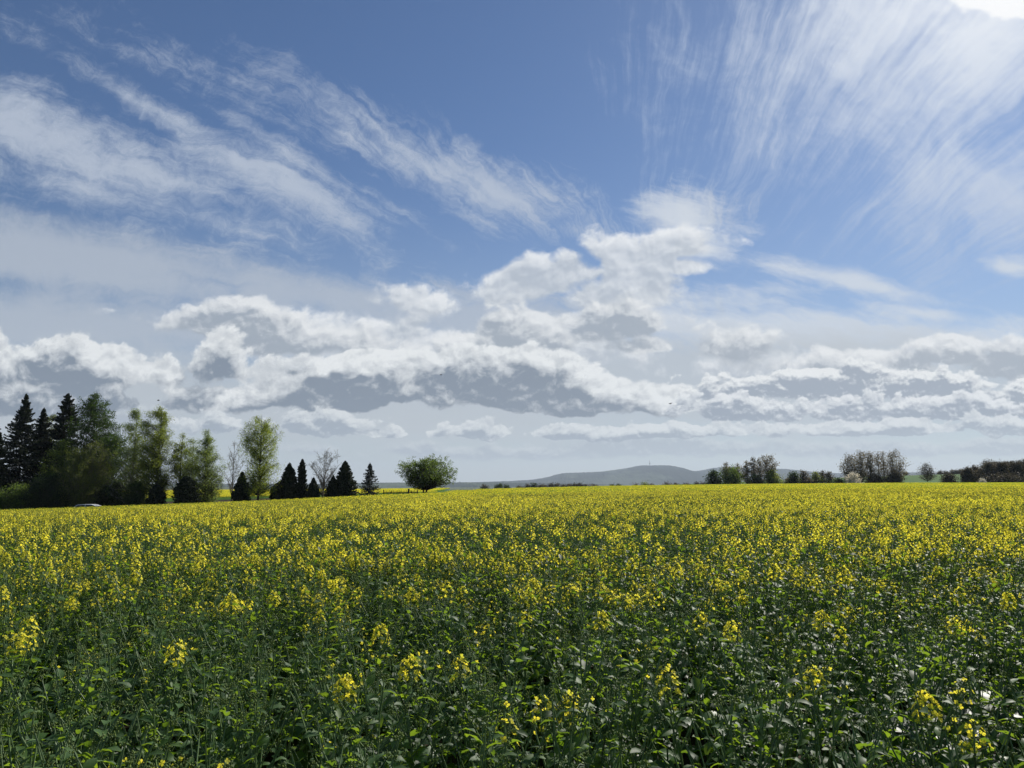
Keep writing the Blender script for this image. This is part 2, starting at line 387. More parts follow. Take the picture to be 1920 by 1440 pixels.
# ------------------------------------------------------------------ plant parts
class MB:
    """collects tubes, leaves and flowers, each face with its material, into one mesh"""
    def __init__(s): s.v = []; s.f = []; s.m = []
    def face(s, pts, m):
        n = len(s.v); s.v.extend(pts); s.f.append(tuple(range(n, n + len(pts)))); s.m.append(m)
    def tube(s, P, Rr, m, sides=4, cap=False):
        rings = []
        for i, p in enumerate(P):
            d = (P[min(i + 1, len(P) - 1)] - P[max(i - 1, 0)]); d = d.normalized() if d.length > 1e-9 else Vector((0, 0, 1))
            a = d.orthogonal().normalized() if abs(d.z) > 0.9 else d.cross(Vector((0, 0, 1))).normalized()
            if abs(d.z) > 0.9: a = Vector((1, 0, 0)) - d * d.x; a.normalize()
            b = d.cross(a); ring = []
            for k in range(sides):
                t = 2 * math.pi * k / sides; ring.append(len(s.v)); s.v.append(p + (a * math.cos(t) + b * math.sin(t)) * Rr[i])
            rings.append(ring)
        for r0, r1 in zip(rings, rings[1:]):
            for k in range(sides):
                s.f.append((r0[k], r0[(k + 1) % sides], r1[(k + 1) % sides], r1[k])); s.m.append(m)
        if cap: s.f.append(tuple(rings[-1])); s.m.append(m)
    def leaf(s, base, d, L, W, m, rnd, droop=0.6, fold=0.25, segs=5, lobes=0.0, stalk=0.0, twist=0.0):
        """blade of segs x 2 quads, folded along its rib and bent down towards the tip"""
        d = d.normalized(); up = Vector((0, 0, 1)); side = d.cross(up)
        side = side.normalized() if side.length > 1e-4 else Vector((1, 0, 0))
        if twist: side = (Matrix.Rotation(twist, 3, d) @ side)
        p = base.copy(); rows = []; cur = d.copy(); stp = L / segs
        for i in range(segs + 1):
            t = i / segs
            w = W * 0.5 * (math.sin(math.pi * min(1, t * 0.86 + 0.10)) ** 0.75 if stalk == 0 else (0.12 if t < stalk else math.sin(math.pi * min(1.0, (t - stalk) / (1 - stalk) * 0.9 + 0.08)) ** 0.6))
            if lobes and 0 < i < segs: w *= 1 + lobes * (1 if i % 2 else -1) * rnd.uniform(.6, 1.2)
            if i == segs: w *= 0.25
            n = side.cross(cur).normalized()
            wav = rnd.uniform(-.12, .12) * W
            a = p + side * w + n * (w * fold + wav); b = p - side * w + n * (w * fold - wav)
            k = len(s.v); s.v.extend((a, p.copy(), b)); rows.append((k, k + 1, k + 2))
            cur = (cur + Vector((0, 0, -1)) * droop / segs * (0.5 + t)).normalized(); p = p + cur * stp
        for r0, r1 in zip(rows, rows[1:]):
            s.f.append((r0[0], r0[1], r1[1], r1[0])); s.m.append(m); s.f.append((r0[1], r0[2], r1[2], r1[1])); s.m.append(m)
    def flower(s, c, n, r, m, rnd):
        """four rounded petals in a shallow cup"""
        n = n.normalized(); a = n.orthogonal().normalized(); b = n.cross(a); t0 = rnd.uniform(0, 6.28); cup = rnd.uniform(-.1, .55)
        for k in range(4):
            t = t0 + k * math.pi / 2; o = a * math.cos(t) + b * math.sin(t); w = n.cross(o)
            q = [c, c + o * r * .62 + w * r * .46 + n * r * cup * .5, c + o * r + w * r * .24 + n * r * cup, c + o * r - w * r * .24 + n * r * cup * .9, c + o * r * .62 - w * r * .46 + n * r * cup * .5]
            s.face(q, m)
    def bud(s, c, d, r, m):
        d = d.normalized(); a = d.orthogonal().normalized(); b = d.cross(a); k = len(s.v)
        s.v.extend([c - d * r, c + a * r * .5, c + b * r * .5, c - a * r * .5, c - b * r * .5, c + d * r * 1.1])
        for i in range(4):
            j = 1 + i; l = 1 + (i + 1) % 4
            s.f.append((k, k + l, k + j)); s.m.append(m); s.f.append((k + 5, k + j, k + l)); s.m.append(m)
    def mesh(s, name, mats, smooth=True):
        return mesh_from(name, [tuple(v) for v in s.v], s.f, mats, s.m, smooth)
    def arrays(s): return np.array([tuple(v) for v in s.v]), s.f, s.m

def raceme(mb, p, d, rnd, bloom, big=1.0, lod=0, mats=(2, 3, 4)):
    """tip of a shoot at p along d: a knob of green buds, open flowers below it when in bloom"""
    ST, BU, PE = mats
    d = d.normalized(); a = d.orthogonal().normalized(); b = d.cross(a)
    nb = (15, 7, 3)[lod] if bloom < .3 else (12, 5, 1)[lod]
    Ltop = .034 * big
    if lod == 0: mb.tube([p - d * .12 * big, p - d * .03, p + d * Ltop * .6], [.0022, .0018, .001], ST, 4)
    for i in range(nb):
        t = rnd.uniform(0, 6.28); q = rnd.uniform(0, .021) * big
        c = p + d * rnd.uniform(-.4, 1) * Ltop * .7 + (a * math.cos(t) + b * math.sin(t)) * q
        mb.bud(c, d + (a * math.cos(t) + b * math.sin(t)) * .6, rnd.uniform(.005, .0075) * (1, 1.35, 2.2)[lod] * big, BU)
    if bloom > 0:
        nf = int(round(bloom * (28, 18, 7)[lod]))
        for i in range(nf):
            f = (i + rnd.random()) / max(nf, 1); t = i * 2.4 + rnd.uniform(-.4, .4)
            rad = (a * math.cos(t) + b * math.sin(t)); q = (.012 + .026 * math.sin(min(1, f * 1.2) * 2.0)) * big
            c = p - d * (f * .075 * big - .008) + rad * q + Vector((0, 0, .012 * (1 - f)))
            if lod == 0: mb.tube([p - d * (f * .085 * big), c], [.0011, .0009], BU, 3)
            nrm = rad + d * rnd.uniform(.2, .9) + Vector((rnd.uniform(-.3, .3), rnd.uniform(-.3, .3), .25))
            if lod == 0: mb.flower(c, nrm, rnd.uniform(.0095, .0122) * big, PE, rnd)
            else:
                r = (.0105, .0135, .022)[lod] * big; n = nrm.normalized(); u_ = n.orthogonal().normalized(); w_ = n.cross(u_)
                mb.face([c + u_ * r, c + w_ * r, c - u_ * r + n * r * .4, c - w_ * r], PE)
        if lod == 0 and bloom > .5:                                   # young pods under the flowers
            for i in range(4):
                t = rnd.uniform(0, 6.28); rad = a * math.cos(t) + b * math.sin(t); q0 = p - d * rnd.uniform(.09, .13)
                mb.tube([q0, q0 + (rad + d) * .022], [.0012, .0007], ST, 3)

def rape_plant(seed, bloom=0.0, lod=0, H=None, leafy=1.0, split=False):
    """one rape plant: stem, lobed low leaves, clasping upper leaves, side shoots with their own racemes"""
    rnd = random.Random(seed); mb = MB(); heads = []; fl = mb; lf = MB() if split else mb
    H = H or rnd.uniform(.88, 1.06) + bloom * .03
    LF, LU, ST = 0, 1, 2
    lean = Vector((rnd.uniform(-.10, .07), rnd.uniform(-.08, .08), 0))
    def on(t): return Vector((lean.x * t * t * H, lean.y * t * t * H, t * H)) + Vector((math.sin(t * 5 + seed), math.cos(t * 4 + seed), 0)) * .006
    ns = (7, 4, 2)[lod]
    mb.tube([on(i / ns) for i in range(ns + 1)], [.0072 * (1 - .68 * i / ns) for i in range(ns + 1)], ST, (5, 3, 3)[lod])
    az = rnd.uniform(0, 6.28)
    for i in range(int((6, 4, 2)[lod] * leafy)):
        t = rnd.uniform(.12, .58); az += 2.4 + rnd.uniform(-.4, .4)
        d = Vector((math.cos(az), math.sin(az), rnd.uniform(.25, .9)))
        L = rnd.uniform(.14, .29) * (1.15 - .5 * t)
        lf.leaf(on(t), d, L, L * rnd.uniform(.50, .68), LF, rnd, rnd.uniform(.5, 1.5), rnd.uniform(.05, .35), (7, 3, 2)[lod], .22 if lod == 0 else 0, .22, rnd.uniform(-.4, .4))
    n_up = int((12, 7, 3)[lod] * leafy)
    for i in range(n_up):
        t = .42 + .5 * (i + rnd.random()) / n_up; az += 2.4 + rnd.uniform(-.5, .5)
        d = Vector((math.cos(az), math.sin(az), rnd.uniform(.2, 1.2)))
        L = rnd.uniform(.055, .115) * (1.25 - .6 * t) * (1, 1.15, 1.6)[lod]
        lf.leaf(on(t), d, L, L * rnd.uniform(.40, .58), LU, rnd, rnd.uniform(.3, 1.6), rnd.uniform(.1, .45), (4, 2, 1)[lod], 0, 0, rnd.uniform(-.5, .5))
    nbr = (7, 4, 2)[lod]
    if split: fl = MB(); heads.append(fl)
    raceme(fl, on(1.0), Vector((lean.x, lean.y, 1)), rnd, bloom, 1.12, lod)
    for i in range(nbr):
        t = .48 + .42 * (i + rnd.random() * .8) / nbr; az += 2.4 + rnd.uniform(-.5, .5)
        spread = rnd.uniform(.35, .7); d = Vector((math.cos(az) * spread, math.sin(az) * spread, 1)).normalized()
        L = H * (1.0 - t) * rnd.uniform(.72, 1.0) + .04; s0 = on(t)
        mid = s0 + d * L * .5 + Vector((math.cos(az), math.sin(az), 0)) * .015; tip = s0 + d * L + Vector((0, 0, L * .06))
        mb.tube([s0, mid, tip] if lod < 2 else [s0, tip], [.0042, .0033, .0021] if lod < 2 else [.004, .002], ST, (4, 3, 3)[lod])
        k = (4, 2, 1)[lod]
        for j in range(int(round(k * leafy))):
            f = (j + rnd.random()) / k; a2 = rnd.uniform(0, 6.28)
            q = s0.lerp(tip, .15 + .75 * f); L2 = rnd.uniform(.035, .075) * (1, 1.2, 1.7)[lod]
            lf.leaf(q, Vector((math.cos(a2), math.sin(a2), rnd.uniform(.2, 1.2))), L2, L2 * rnd.uniform(.38, .56), LU, rnd, rnd.uniform(.3, 1.5), .3, (3, 1, 1)[lod], 0, 0, rnd.uniform(-.5, .5))
        bl = bloom * rnd.choice((.0, .25, .5, .0)) * (.35 if split else 1) if bloom > .3 else (bloom * rnd.choice((0, 0, 1)))
        if split: fl = MB(); heads.append(fl)
        raceme(fl, tip, d, rnd, bl, rnd.uniform(.7, .95), lod)
    return (mb, lf, heads) if split else mb

RAPE_MATS = [MT['leaf'], MT['leafup'], MT['stem'], MT['bud'], MT['petal']]
lib = bpy.data.collections.new('crop_library')                       # never linked to the scene
def lib_add(i, me):
    o = bpy.data.objects.new('rapeseed_%03d' % i, me); lib.objects.link(o)
def stamp(plants, size, n, rnd, name, hs=1.0):
    """many plants merged into a square patch, centred on the origin"""
    Vs, Fs, Ms, off = [], [], [], 0
    k = int(math.ceil(math.sqrt(n)))
    for i in range(k * k):
        V, F, m = plants[rnd.randrange(len(plants))]
        x = ((i % k) + rnd.random()) / k * size - size / 2; y = ((i // k) + rnd.random()) / k * size - size / 2
        a = rnd.uniform(0, 6.28); c, s_ = math.cos(a), math.sin(a); h = rnd.uniform(.9, 1.1) * hs
        W = np.stack([V[:, 0] * c - V[:, 1] * s_ + x, V[:, 0] * s_ + V[:, 1] * c + y, V[:, 2] * h], 1)
        Vs.append(W); Fs.extend([tuple(q + off for q in f) for f in F]); Ms.extend(m); off += len(V)
    return mesh_from(name, np.concatenate(Vs), Fs, RAPE_MATS, Ms, False)

BLOOMS = (0.0, 0.0, 0.15, 0.45, 0.8, 1.0)
def build_crop():
    rnd = random.Random(11); nr = np.random.default_rng(5)
    idx = 0; N0 = N1 = N2 = N3 = None
    near = []                                                        # near[b] -> library indices with that bloom level
    for b, bl in enumerate(BLOOMS):
        row = []
        for k in range(3): lib_add(idx, rape_plant(100 + idx, bl, 0).mesh('rape', RAPE_MATS)); row.append(idx); idx += 1
        near.append(row)
    midr = []
    for b, bl in enumerate(BLOOMS):
        row = []
        for k in range(3): lib_add(idx, rape_plant(200 + idx, bl, 1).mesh('rape', RAPE_MATS, False)); row.append(idx); idx += 1
        midr.append(row)
    low = [[rape_plant(300 + 10 * b + k, bl, 2).arrays() for k in range(4)] for b, bl in enumerate(BLOOMS)]
    mix3 = [low[1] + low[2] + low[3], low[2] + low[3] + low[4], low[3] + low[4] + low[5], low[4] + low[5]]
    p2 = []
    for b in range(4):
        row = []
        for k in range(3): lib_add(idx, stamp(mix3[b], 1.5, 34, rnd, 'rape_patch')); row.append(idx); idx += 1
        p2.append(row)
    far_pl = []
    for b in range(4):                                               # far plants: a few leaf blades and broad flower tufts
        pl = []
        for k in range(4):
            r = random.Random(900 + b * 10 + k); mb = MB()
            for j in range(8):
                a = r.uniform(0, 6.28); L = r.uniform(.14, .26)
                mb.leaf(Vector((r.uniform(-.08, .08), r.uniform(-.08, .08), r.uniform(.6, .98))), Vector((math.cos(a), math.sin(a), r.uniform(.3, 2))), L, L * .35, 1, r, .8, .2, 1)
            for j in range(2 + b):
                c = Vector((r.uniform(-.12, .12), r.uniform(-.12, .12), r.uniform(.88, 1.06)))
                rr = r.uniform(.022, .036); n = Vector((r.uniform(-1, 1), r.uniform(-1, 1), r.uniform(.1, .9))).normalized(); u_ = n.orthogonal().normalized(); w_ = n.cross(u_)
                for n2, w2_ in ((u_, w_), (w_, n)):
                    mb.face([c + n2 * rr, c + w2_ * rr, c - n2 * rr, c - w2_ * rr], 4)
            pl.append(mb.arrays())
        far_pl.append(pl)
    p3 = []
    for b in range(4):
        row = []
        for k in range(2): lib_add(idx, stamp(far_pl[b], 4.0, 150, rnd, 'rape_far_patch')); row.append(idx); idx += 1
        p3.append(row)
    # ---- where the plants stand
    eu = np.array([uv(e[0], e[1])[0] for e in EDGE]); eY = np.array([e[2] for e in EDGE])
    def edge_Y(X, Y): return np.interp(X / np.maximum(Y, .1), eu, eY)
    def patchy(X, Y):                                                # lazy waves of earlier and later bloom
        return (np.sin(X * .31 + 1.3 * np.sin(Y * .11)) + np.sin(Y * .42 + 1.7 * np.sin(X * .13 + 2)) + np.sin(X * 1.1 + Y * .7) * .6 + np.sin(X * .9 - Y * 1.3 + 1) * .6) / 3.2
    P, I, RZ, SC, TX, TY = [], [], [], [], [], []
    def grid(x0, x1, y0, y1, sp, jit=.5):
        gx = np.arange(x0, x1, sp); gy = np.arange(y0, y1, sp); X, Y = np.meshgrid(gx, gy)
        X = X.ravel() + nr.uniform(-jit, jit, X.size) * sp; Y = Y.ravel() + nr.uniform(-jit, jit, Y.size) * sp
        return X, Y
    def put(X, Y, rows, lev, sc, tilt, quarter=False):
        Z = ground_z(X, Y)
        for j in range(len(X)):
            row = rows[int(lev[j])]
            P.append((X[j], Y[j], Z[j])); I.append(row[nr.integers(len(row))])
            RZ.append(nr.integers(4) * math.pi / 2 if quarter else nr.uniform(0, 6.28)); SC.append(sc[j]); TX.append(nr.normal(0, tilt)); TY.append(nr.normal(0, tilt))
    X, Y = grid(-9, 9, .55, 8.0, .205)
    k = (np.abs(X) < .80 * Y + 1.6) & (np.hypot(X, Y) > 1.0); X, Y = X[k], Y[k]
    k = ~((nr.random(len(X)) < .30 + .2 * patchy(X * 2.3, Y * 2.3)) & (Y < 5.5)); X, Y = X[k], Y[k]
    k = ~np.array([any((x - a) ** 2 + (y - b) ** 2 < .008 for a, b in HERO_XY) for x, y in zip(X, Y)]); X, Y = X[k], Y[k]
    bl = np.clip((Y - 3.4) / 5.0, 0, 1.0) ** 1.1
    r = nr.random(len(X)) + patchy(X, Y) * .22
    lev = np.where(r < bl * .22, 5, np.where(r < bl * .38, 4, np.where(r < bl * .52, 3, np.where(r < .12 + bl * .85, 2, nr.integers(0, 2, len(X))))))
    lev = np.where((Y < 3.0) & (lev > 2), 1, lev)
    put(X, Y, near, lev, .90 + .1 * bl + .06 * (lev > 2) + nr.uniform(-.10, .08, len(X)), .07)
    X, Y = grid(-24, 24, 8.0, 26.0, .25)
    k = np.abs(X) < .80 * Y + 1.5; X, Y = X[k], Y[k]
    r = nr.random(len(X)) + patchy(X, Y) * .32 + np.clip((14 - Y) / 6, 0, 1) * .16 + .06
    lev = np.where(r < .24, 5, np.where(r < .44, 4, np.where(r < .62, 3, np.where(r < .8, 2, 1))))
    put(X, Y, midr, lev, .97 + .05 * (lev > 3) + nr.uniform(-.10, .09, len(X)), .05)
    X, Y = grid(-60, 60, 26.7, 72, 1.5, 0)
    k = np.abs(X) < .80 * Y + 2; X, Y = X[k], Y[k]
    lev = np.clip(np.floor(1.35 - patchy(X, Y) * 1.8 + nr.uniform(-.5, .9, len(X))), 0, 3)
    put(X, Y, p2, lev, 1 + 0 * X, .0, True)
    X, Y = grid(-170, 190, 74.0, 246, 4.0, 0)
    k = (np.abs(X) < .82 * Y + 4) & (np.hypot(X, Y) * np.cos(np.arctan2(X, Y)) < edge_Y(X, Y)); X, Y = X[k], Y[k]
    de = edge_Y(X, Y) - Y
    lev = np.clip(np.floor(1.1 - patchy(X * .5, Y * .25) * 1.7 + nr.uniform(-.5, .8, len(X)) - 1.6 * (de < 9) * (X < 0)), 0, 3)
    put(X, Y, p3, lev, 1 + 0 * X, .0, True)
    # the next rape field, beyond the garden trees
    X, Y = grid(-230, 10, 165, 350, 4.0, 0)
    k = (X > -.74 * Y) & (X < -.06 * Y - 8) ; X, Y = X[k], Y[k]
    put(X, Y, p3, np.full(len(X), 3), 1 + 0 * X, .0, True)
    me = bpy.data.meshes.new('rapeseed_crop'); me.from_pydata(P, [], [])
    for nm, data, ty in (('pick', I, 'INT'), ('rz', RZ, 'FLOAT'), ('sc', SC, 'FLOAT'), ('tx', TX, 'FLOAT'), ('ty', TY, 'FLOAT')):
        at_ = me.attributes.new(nm, ty, 'POINT'); at_.data.foreach_set('value', np.array(data, np.int32 if ty == 'INT' else np.float32))
    o = link('rapeseed_crop', me); tag(o, 'field of yellow flowering rapeseed with dark green leaves', 'crop', kind='stuff')
    ng = bpy.data.node_groups.new('scatter_crop', 'GeometryNodeTree')
    ng.interface.new_socket('Geometry', in_out='INPUT', socket_type='NodeSocketGeometry'); ng.interface.new_socket('Geometry', in_out='OUTPUT', socket_type='NodeSocketGeometry')
    N = ng.nodes.new; L = ng.links.new
    gi, go = N('NodeGroupInput'), N('NodeGroupOutput'); ip = N('GeometryNodeInstanceOnPoints'); ci = N('GeometryNodeCollectionInfo')
    ci.inputs['Collection'].default_value = lib; ci.inputs['Separate Children'].default_value = True; ci.inputs['Reset Children'].default_value = True
    ip.inputs['Pick Instance'].default_value = True
    def attr(nm, ty):
        n = N('GeometryNodeInputNamedAttribute'); n.data_type = ty; n.inputs['Name'].default_value = nm; return n.outputs['Attribute']
    cx = N('ShaderNodeCombineXYZ'); L(attr('tx', 'FLOAT'), cx.inputs[0]); L(attr('ty', 'FLOAT'), cx.inputs[1]); L(attr('rz', 'FLOAT'), cx.inputs[2])
    L(gi.outputs[0], ip.inputs['Points']); L(ci.outputs[0], ip.inputs['Instance']); L(attr('pick', 'INT'), ip.inputs['Instance Index'])
    e2r = N('FunctionNodeEulerToRotation'); L(cx.outputs[0], e2r.inputs[0]); L(e2r.outputs[0], ip.inputs['Rotation']); L(attr('sc', 'FLOAT'), ip.inputs['Scale']); L(ip.outputs[0], go.inputs[0])
    md = o.modifiers.new('scatter', 'NODES'); md.node_group = ng
    print('crop points', len(P))

# ---- the flowering plants that stand out at the near edge of the field
HERO = [ # pixel of the flower head, height, bloom, words
 (1735, 1325, .93, 1.15, 'rapeseed plant with the biggest near flower head, low at the right of the field'),
 (1828, 1385, .90, .55, 'rapeseed plant with three loose yellow flowers in the bottom right corner'),
 (1525, 1275, .95, .8, 'rapeseed plant in bloom with a narrow yellow head, left of the biggest near one'),
 (1250, 1280, .94, .7, 'rapeseed plant with a small yellow head, alone right of the bottom centre'),
 (648, 1292, .94, 1.0, 'rapeseed plant with a round bright flower head, left of the bottom centre'),
 (768, 1252, .95, .9, 'rapeseed plant with a drooping yellow head, among the near cluster left of centre'),
 (714, 1192, .98, 1.0, 'rapeseed plant with the tallest yellow head of the near cluster left of centre'),
 (860, 1255, .95, .7, 'rapeseed plant with scattered yellow flowers, rightmost of the near cluster left of centre'),
 (1065, 1328, .92, .7, 'rapeseed plant with a small yellow head just right of the bottom centre'),
 (1020, 1335, .92, .45, 'rapeseed plant with a few open flowers low at the bottom centre'),
 (945, 1368, .91, .4, 'rapeseed plant with two or three flowers, lowest at the bottom centre'),
 (330, 1225, .97, .8, 'rapeseed plant in bloom alone in the dark green lower left'),
 (52, 1178, .98, .8, 'rapeseed plant with a yellow head at the left edge'),
 (1372, 1185, .98, .9, 'rapeseed plant with a yellow head between two small ones, right of centre'),
 (1316, 1168, .98, .7, 'rapeseed plant with a small yellow tuft just left of a fuller head, right of centre'),
 (1128, 1165, .98, .9, 'rapeseed plant with an upright yellow head right of the middle'),
 (1890, 1128, 1.0, 1.3, 'rapeseed plant crowned with a broad mass of flowers at the right edge'),
 (1000, 1100, 1.02, 1.3, 'rapeseed plant with a tall dense yellow head near the centre'),
]
HERO_XY = []
for px, py, H, bl, lb in HERO:
    u_, v_ = uv(px, py); Yh = (H - EYE) / v_
    HERO_XY.append((u_ * Yh, Yh))
def build_heroes():
    for i, ((px, py, H, bl, lb), (x, y)) in enumerate(zip(HERO, HERO_XY)):
        g = gz(x, y)
        e = tag(empty('rapeseed_plant', (x, y, g), 0.0), lb, 'rapeseed plant', 'single flowering rapeseed plants near the camera')
        a, l, f = rape_plant(700 + i, bl, 0, H - g + .03, 1.0, True)
        top = sum((Vector(q) for q in a.v[35:40]), Vector()) / 5
        e.location.x -= top.x; e.location.y -= top.y
        link('stem', a.mesh('stem', RAPE_MATS), e); link('foliage', l.mesh('foliage', RAPE_MATS), e)
        for h in f: link('flower_head', h.mesh('flower_head', RAPE_MATS), e)
build_crop()
build_heroes()

# ------------------------------------------------------------------ trees
def tmat(name, col, tr, **k): return leaf_mat(name, col, tr, k.get('rough', .6), k.get('spec', .3), k.get('var', .4), k.get('tmix', .45))
TM = {
 'spruce': tmat('spruce_needles', (.028, .040, .024), (.02, .034, .014), tmix=.2),
 'pine':   tmat('pine_needles', (.032, .046, .026), (.02, .038, .014), tmix=.2),
 'thuja':  tmat('thuja_green', (.028, .042, .022), (.024, .042, .014), tmix=.2),
 'blue':   tmat('blue_spruce_needles', (.050, .068, .062), (.03, .045, .035), tmix=.2),
 'larch':  tmat('larch_green', (.042, .076, .026), (.07, .14, .02)),
 'birch':  tmat('birch_green', (.10, .14, .035), (.34, .46, .05), tmix=.5),
 'birch2': tmat('pale_birch_green', (.10, .15, .06), (.28, .40, .08), tmix=.5),
 'dark':   tmat('dark_broadleaf', (.035, .056, .026), (.05, .09, .02)),
 'mid':    tmat('broadleaf_green', (.070, .115, .035), (.20, .32, .045)),
 'olive':  tmat('olive_spring_leaves', (.12, .15, .05), (.24, .31, .06)),
 'brown':  tmat('brown_catkins', (.170, .155, .110), (.20, .18, .11)),
 'grey':   tmat('grey_brown_twigs_leaves', (.145, .135, .110), (.12, .11, .085)),
 'pale':   tmat('pale_shrub_leaves', (.13, .15, .10), (.10, .12, .05)),
 'white':  tmat('white_blossom', (.72, .70, .66), (.7, .7, .64)),
 'wood':   tmat('bare_wood_brown', (.088, .080, .062), (.06, .055, .035)),
}
def tubes_mesh(name, T, mat, sides=4):
    """T: list of (points Nx3, radii) -> one mesh of tapered tubes"""
    V, F, off = [], [], 0
    ang = np.arange(sides) * 2 * math.pi / sides
    for P, Rr in T:
        P = np.asarray(P, float); Rr = np.asarray(Rr, float); n = len(P)
        D = np.gradient(P, axis=0); D /= np.linalg.norm(D, axis=1)[:, None] + 1e-9
        ref = np.where(np.abs(D[:, 2:3]) > .9, np.array([[1., 0, 0]]), np.array([[0, 0, 1.]]))
        A = np.cross(D, ref); A /= np.linalg.norm(A, axis=1)[:, None] + 1e-9; B = np.cross(D, A)
        V.append((P[:, None] + (A[:, None] * np.cos(ang)[None, :, None] + B[:, None] * np.sin(ang)[None, :, None]) * Rr[:, None, None]).reshape(-1, 3))
        i = off + np.arange(n - 1)[:, None] * sides + np.arange(sides)[None]; j = off + np.arange(n - 1)[:, None] * sides + (np.arange(sides)[None] + 1) % sides
        F.append(np.stack([i, j, j + sides, i + sides], -1).reshape(-1, 4)); off += n * sides
    return mesh_from(name, np.concatenate(V), np.concatenate(F), [mat], smooth=True)
def cards_mesh(name, C, size, mat, nr, aspect=.6, bias=None, jit=.35):
    """small leaf-sprays: one bent quad each, at the points C"""
    n = len(C); C = np.asarray(C)
    d = nr.normal(size=(n, 3))
    if bias is not None: d = d * .55 + np.asarray(bias)
    d /= np.linalg.norm(d, axis=1)[:, None] + 1e-9
    w = np.cross(d, nr.normal(size=(n, 3))); w /= np.linalg.norm(w, axis=1)[:, None] + 1e-9
    s = (size * (1 + nr.uniform(-jit, jit, n)))[:, None] * .5
    V = np.stack([C - d * s, C + w * s * aspect, C + d * s, C - w * s * aspect], 1).reshape(-1, 3)
    return mesh_from(name, V, np.arange(n * 4).reshape(n, 4), [mat])

def curve(p0, p1, sag, n=5, nr=None, wob=0.0):
    t = np.linspace(0, 1, n)[:, None]; P = p0 * (1 - t) + p1 * t
    P[:, 2] += (np.sin(t[:, 0] * math.pi) * sag)
    if wob and nr is not None: P[1:-1] += nr.normal(0, wob, (n - 2, 3))
    return P

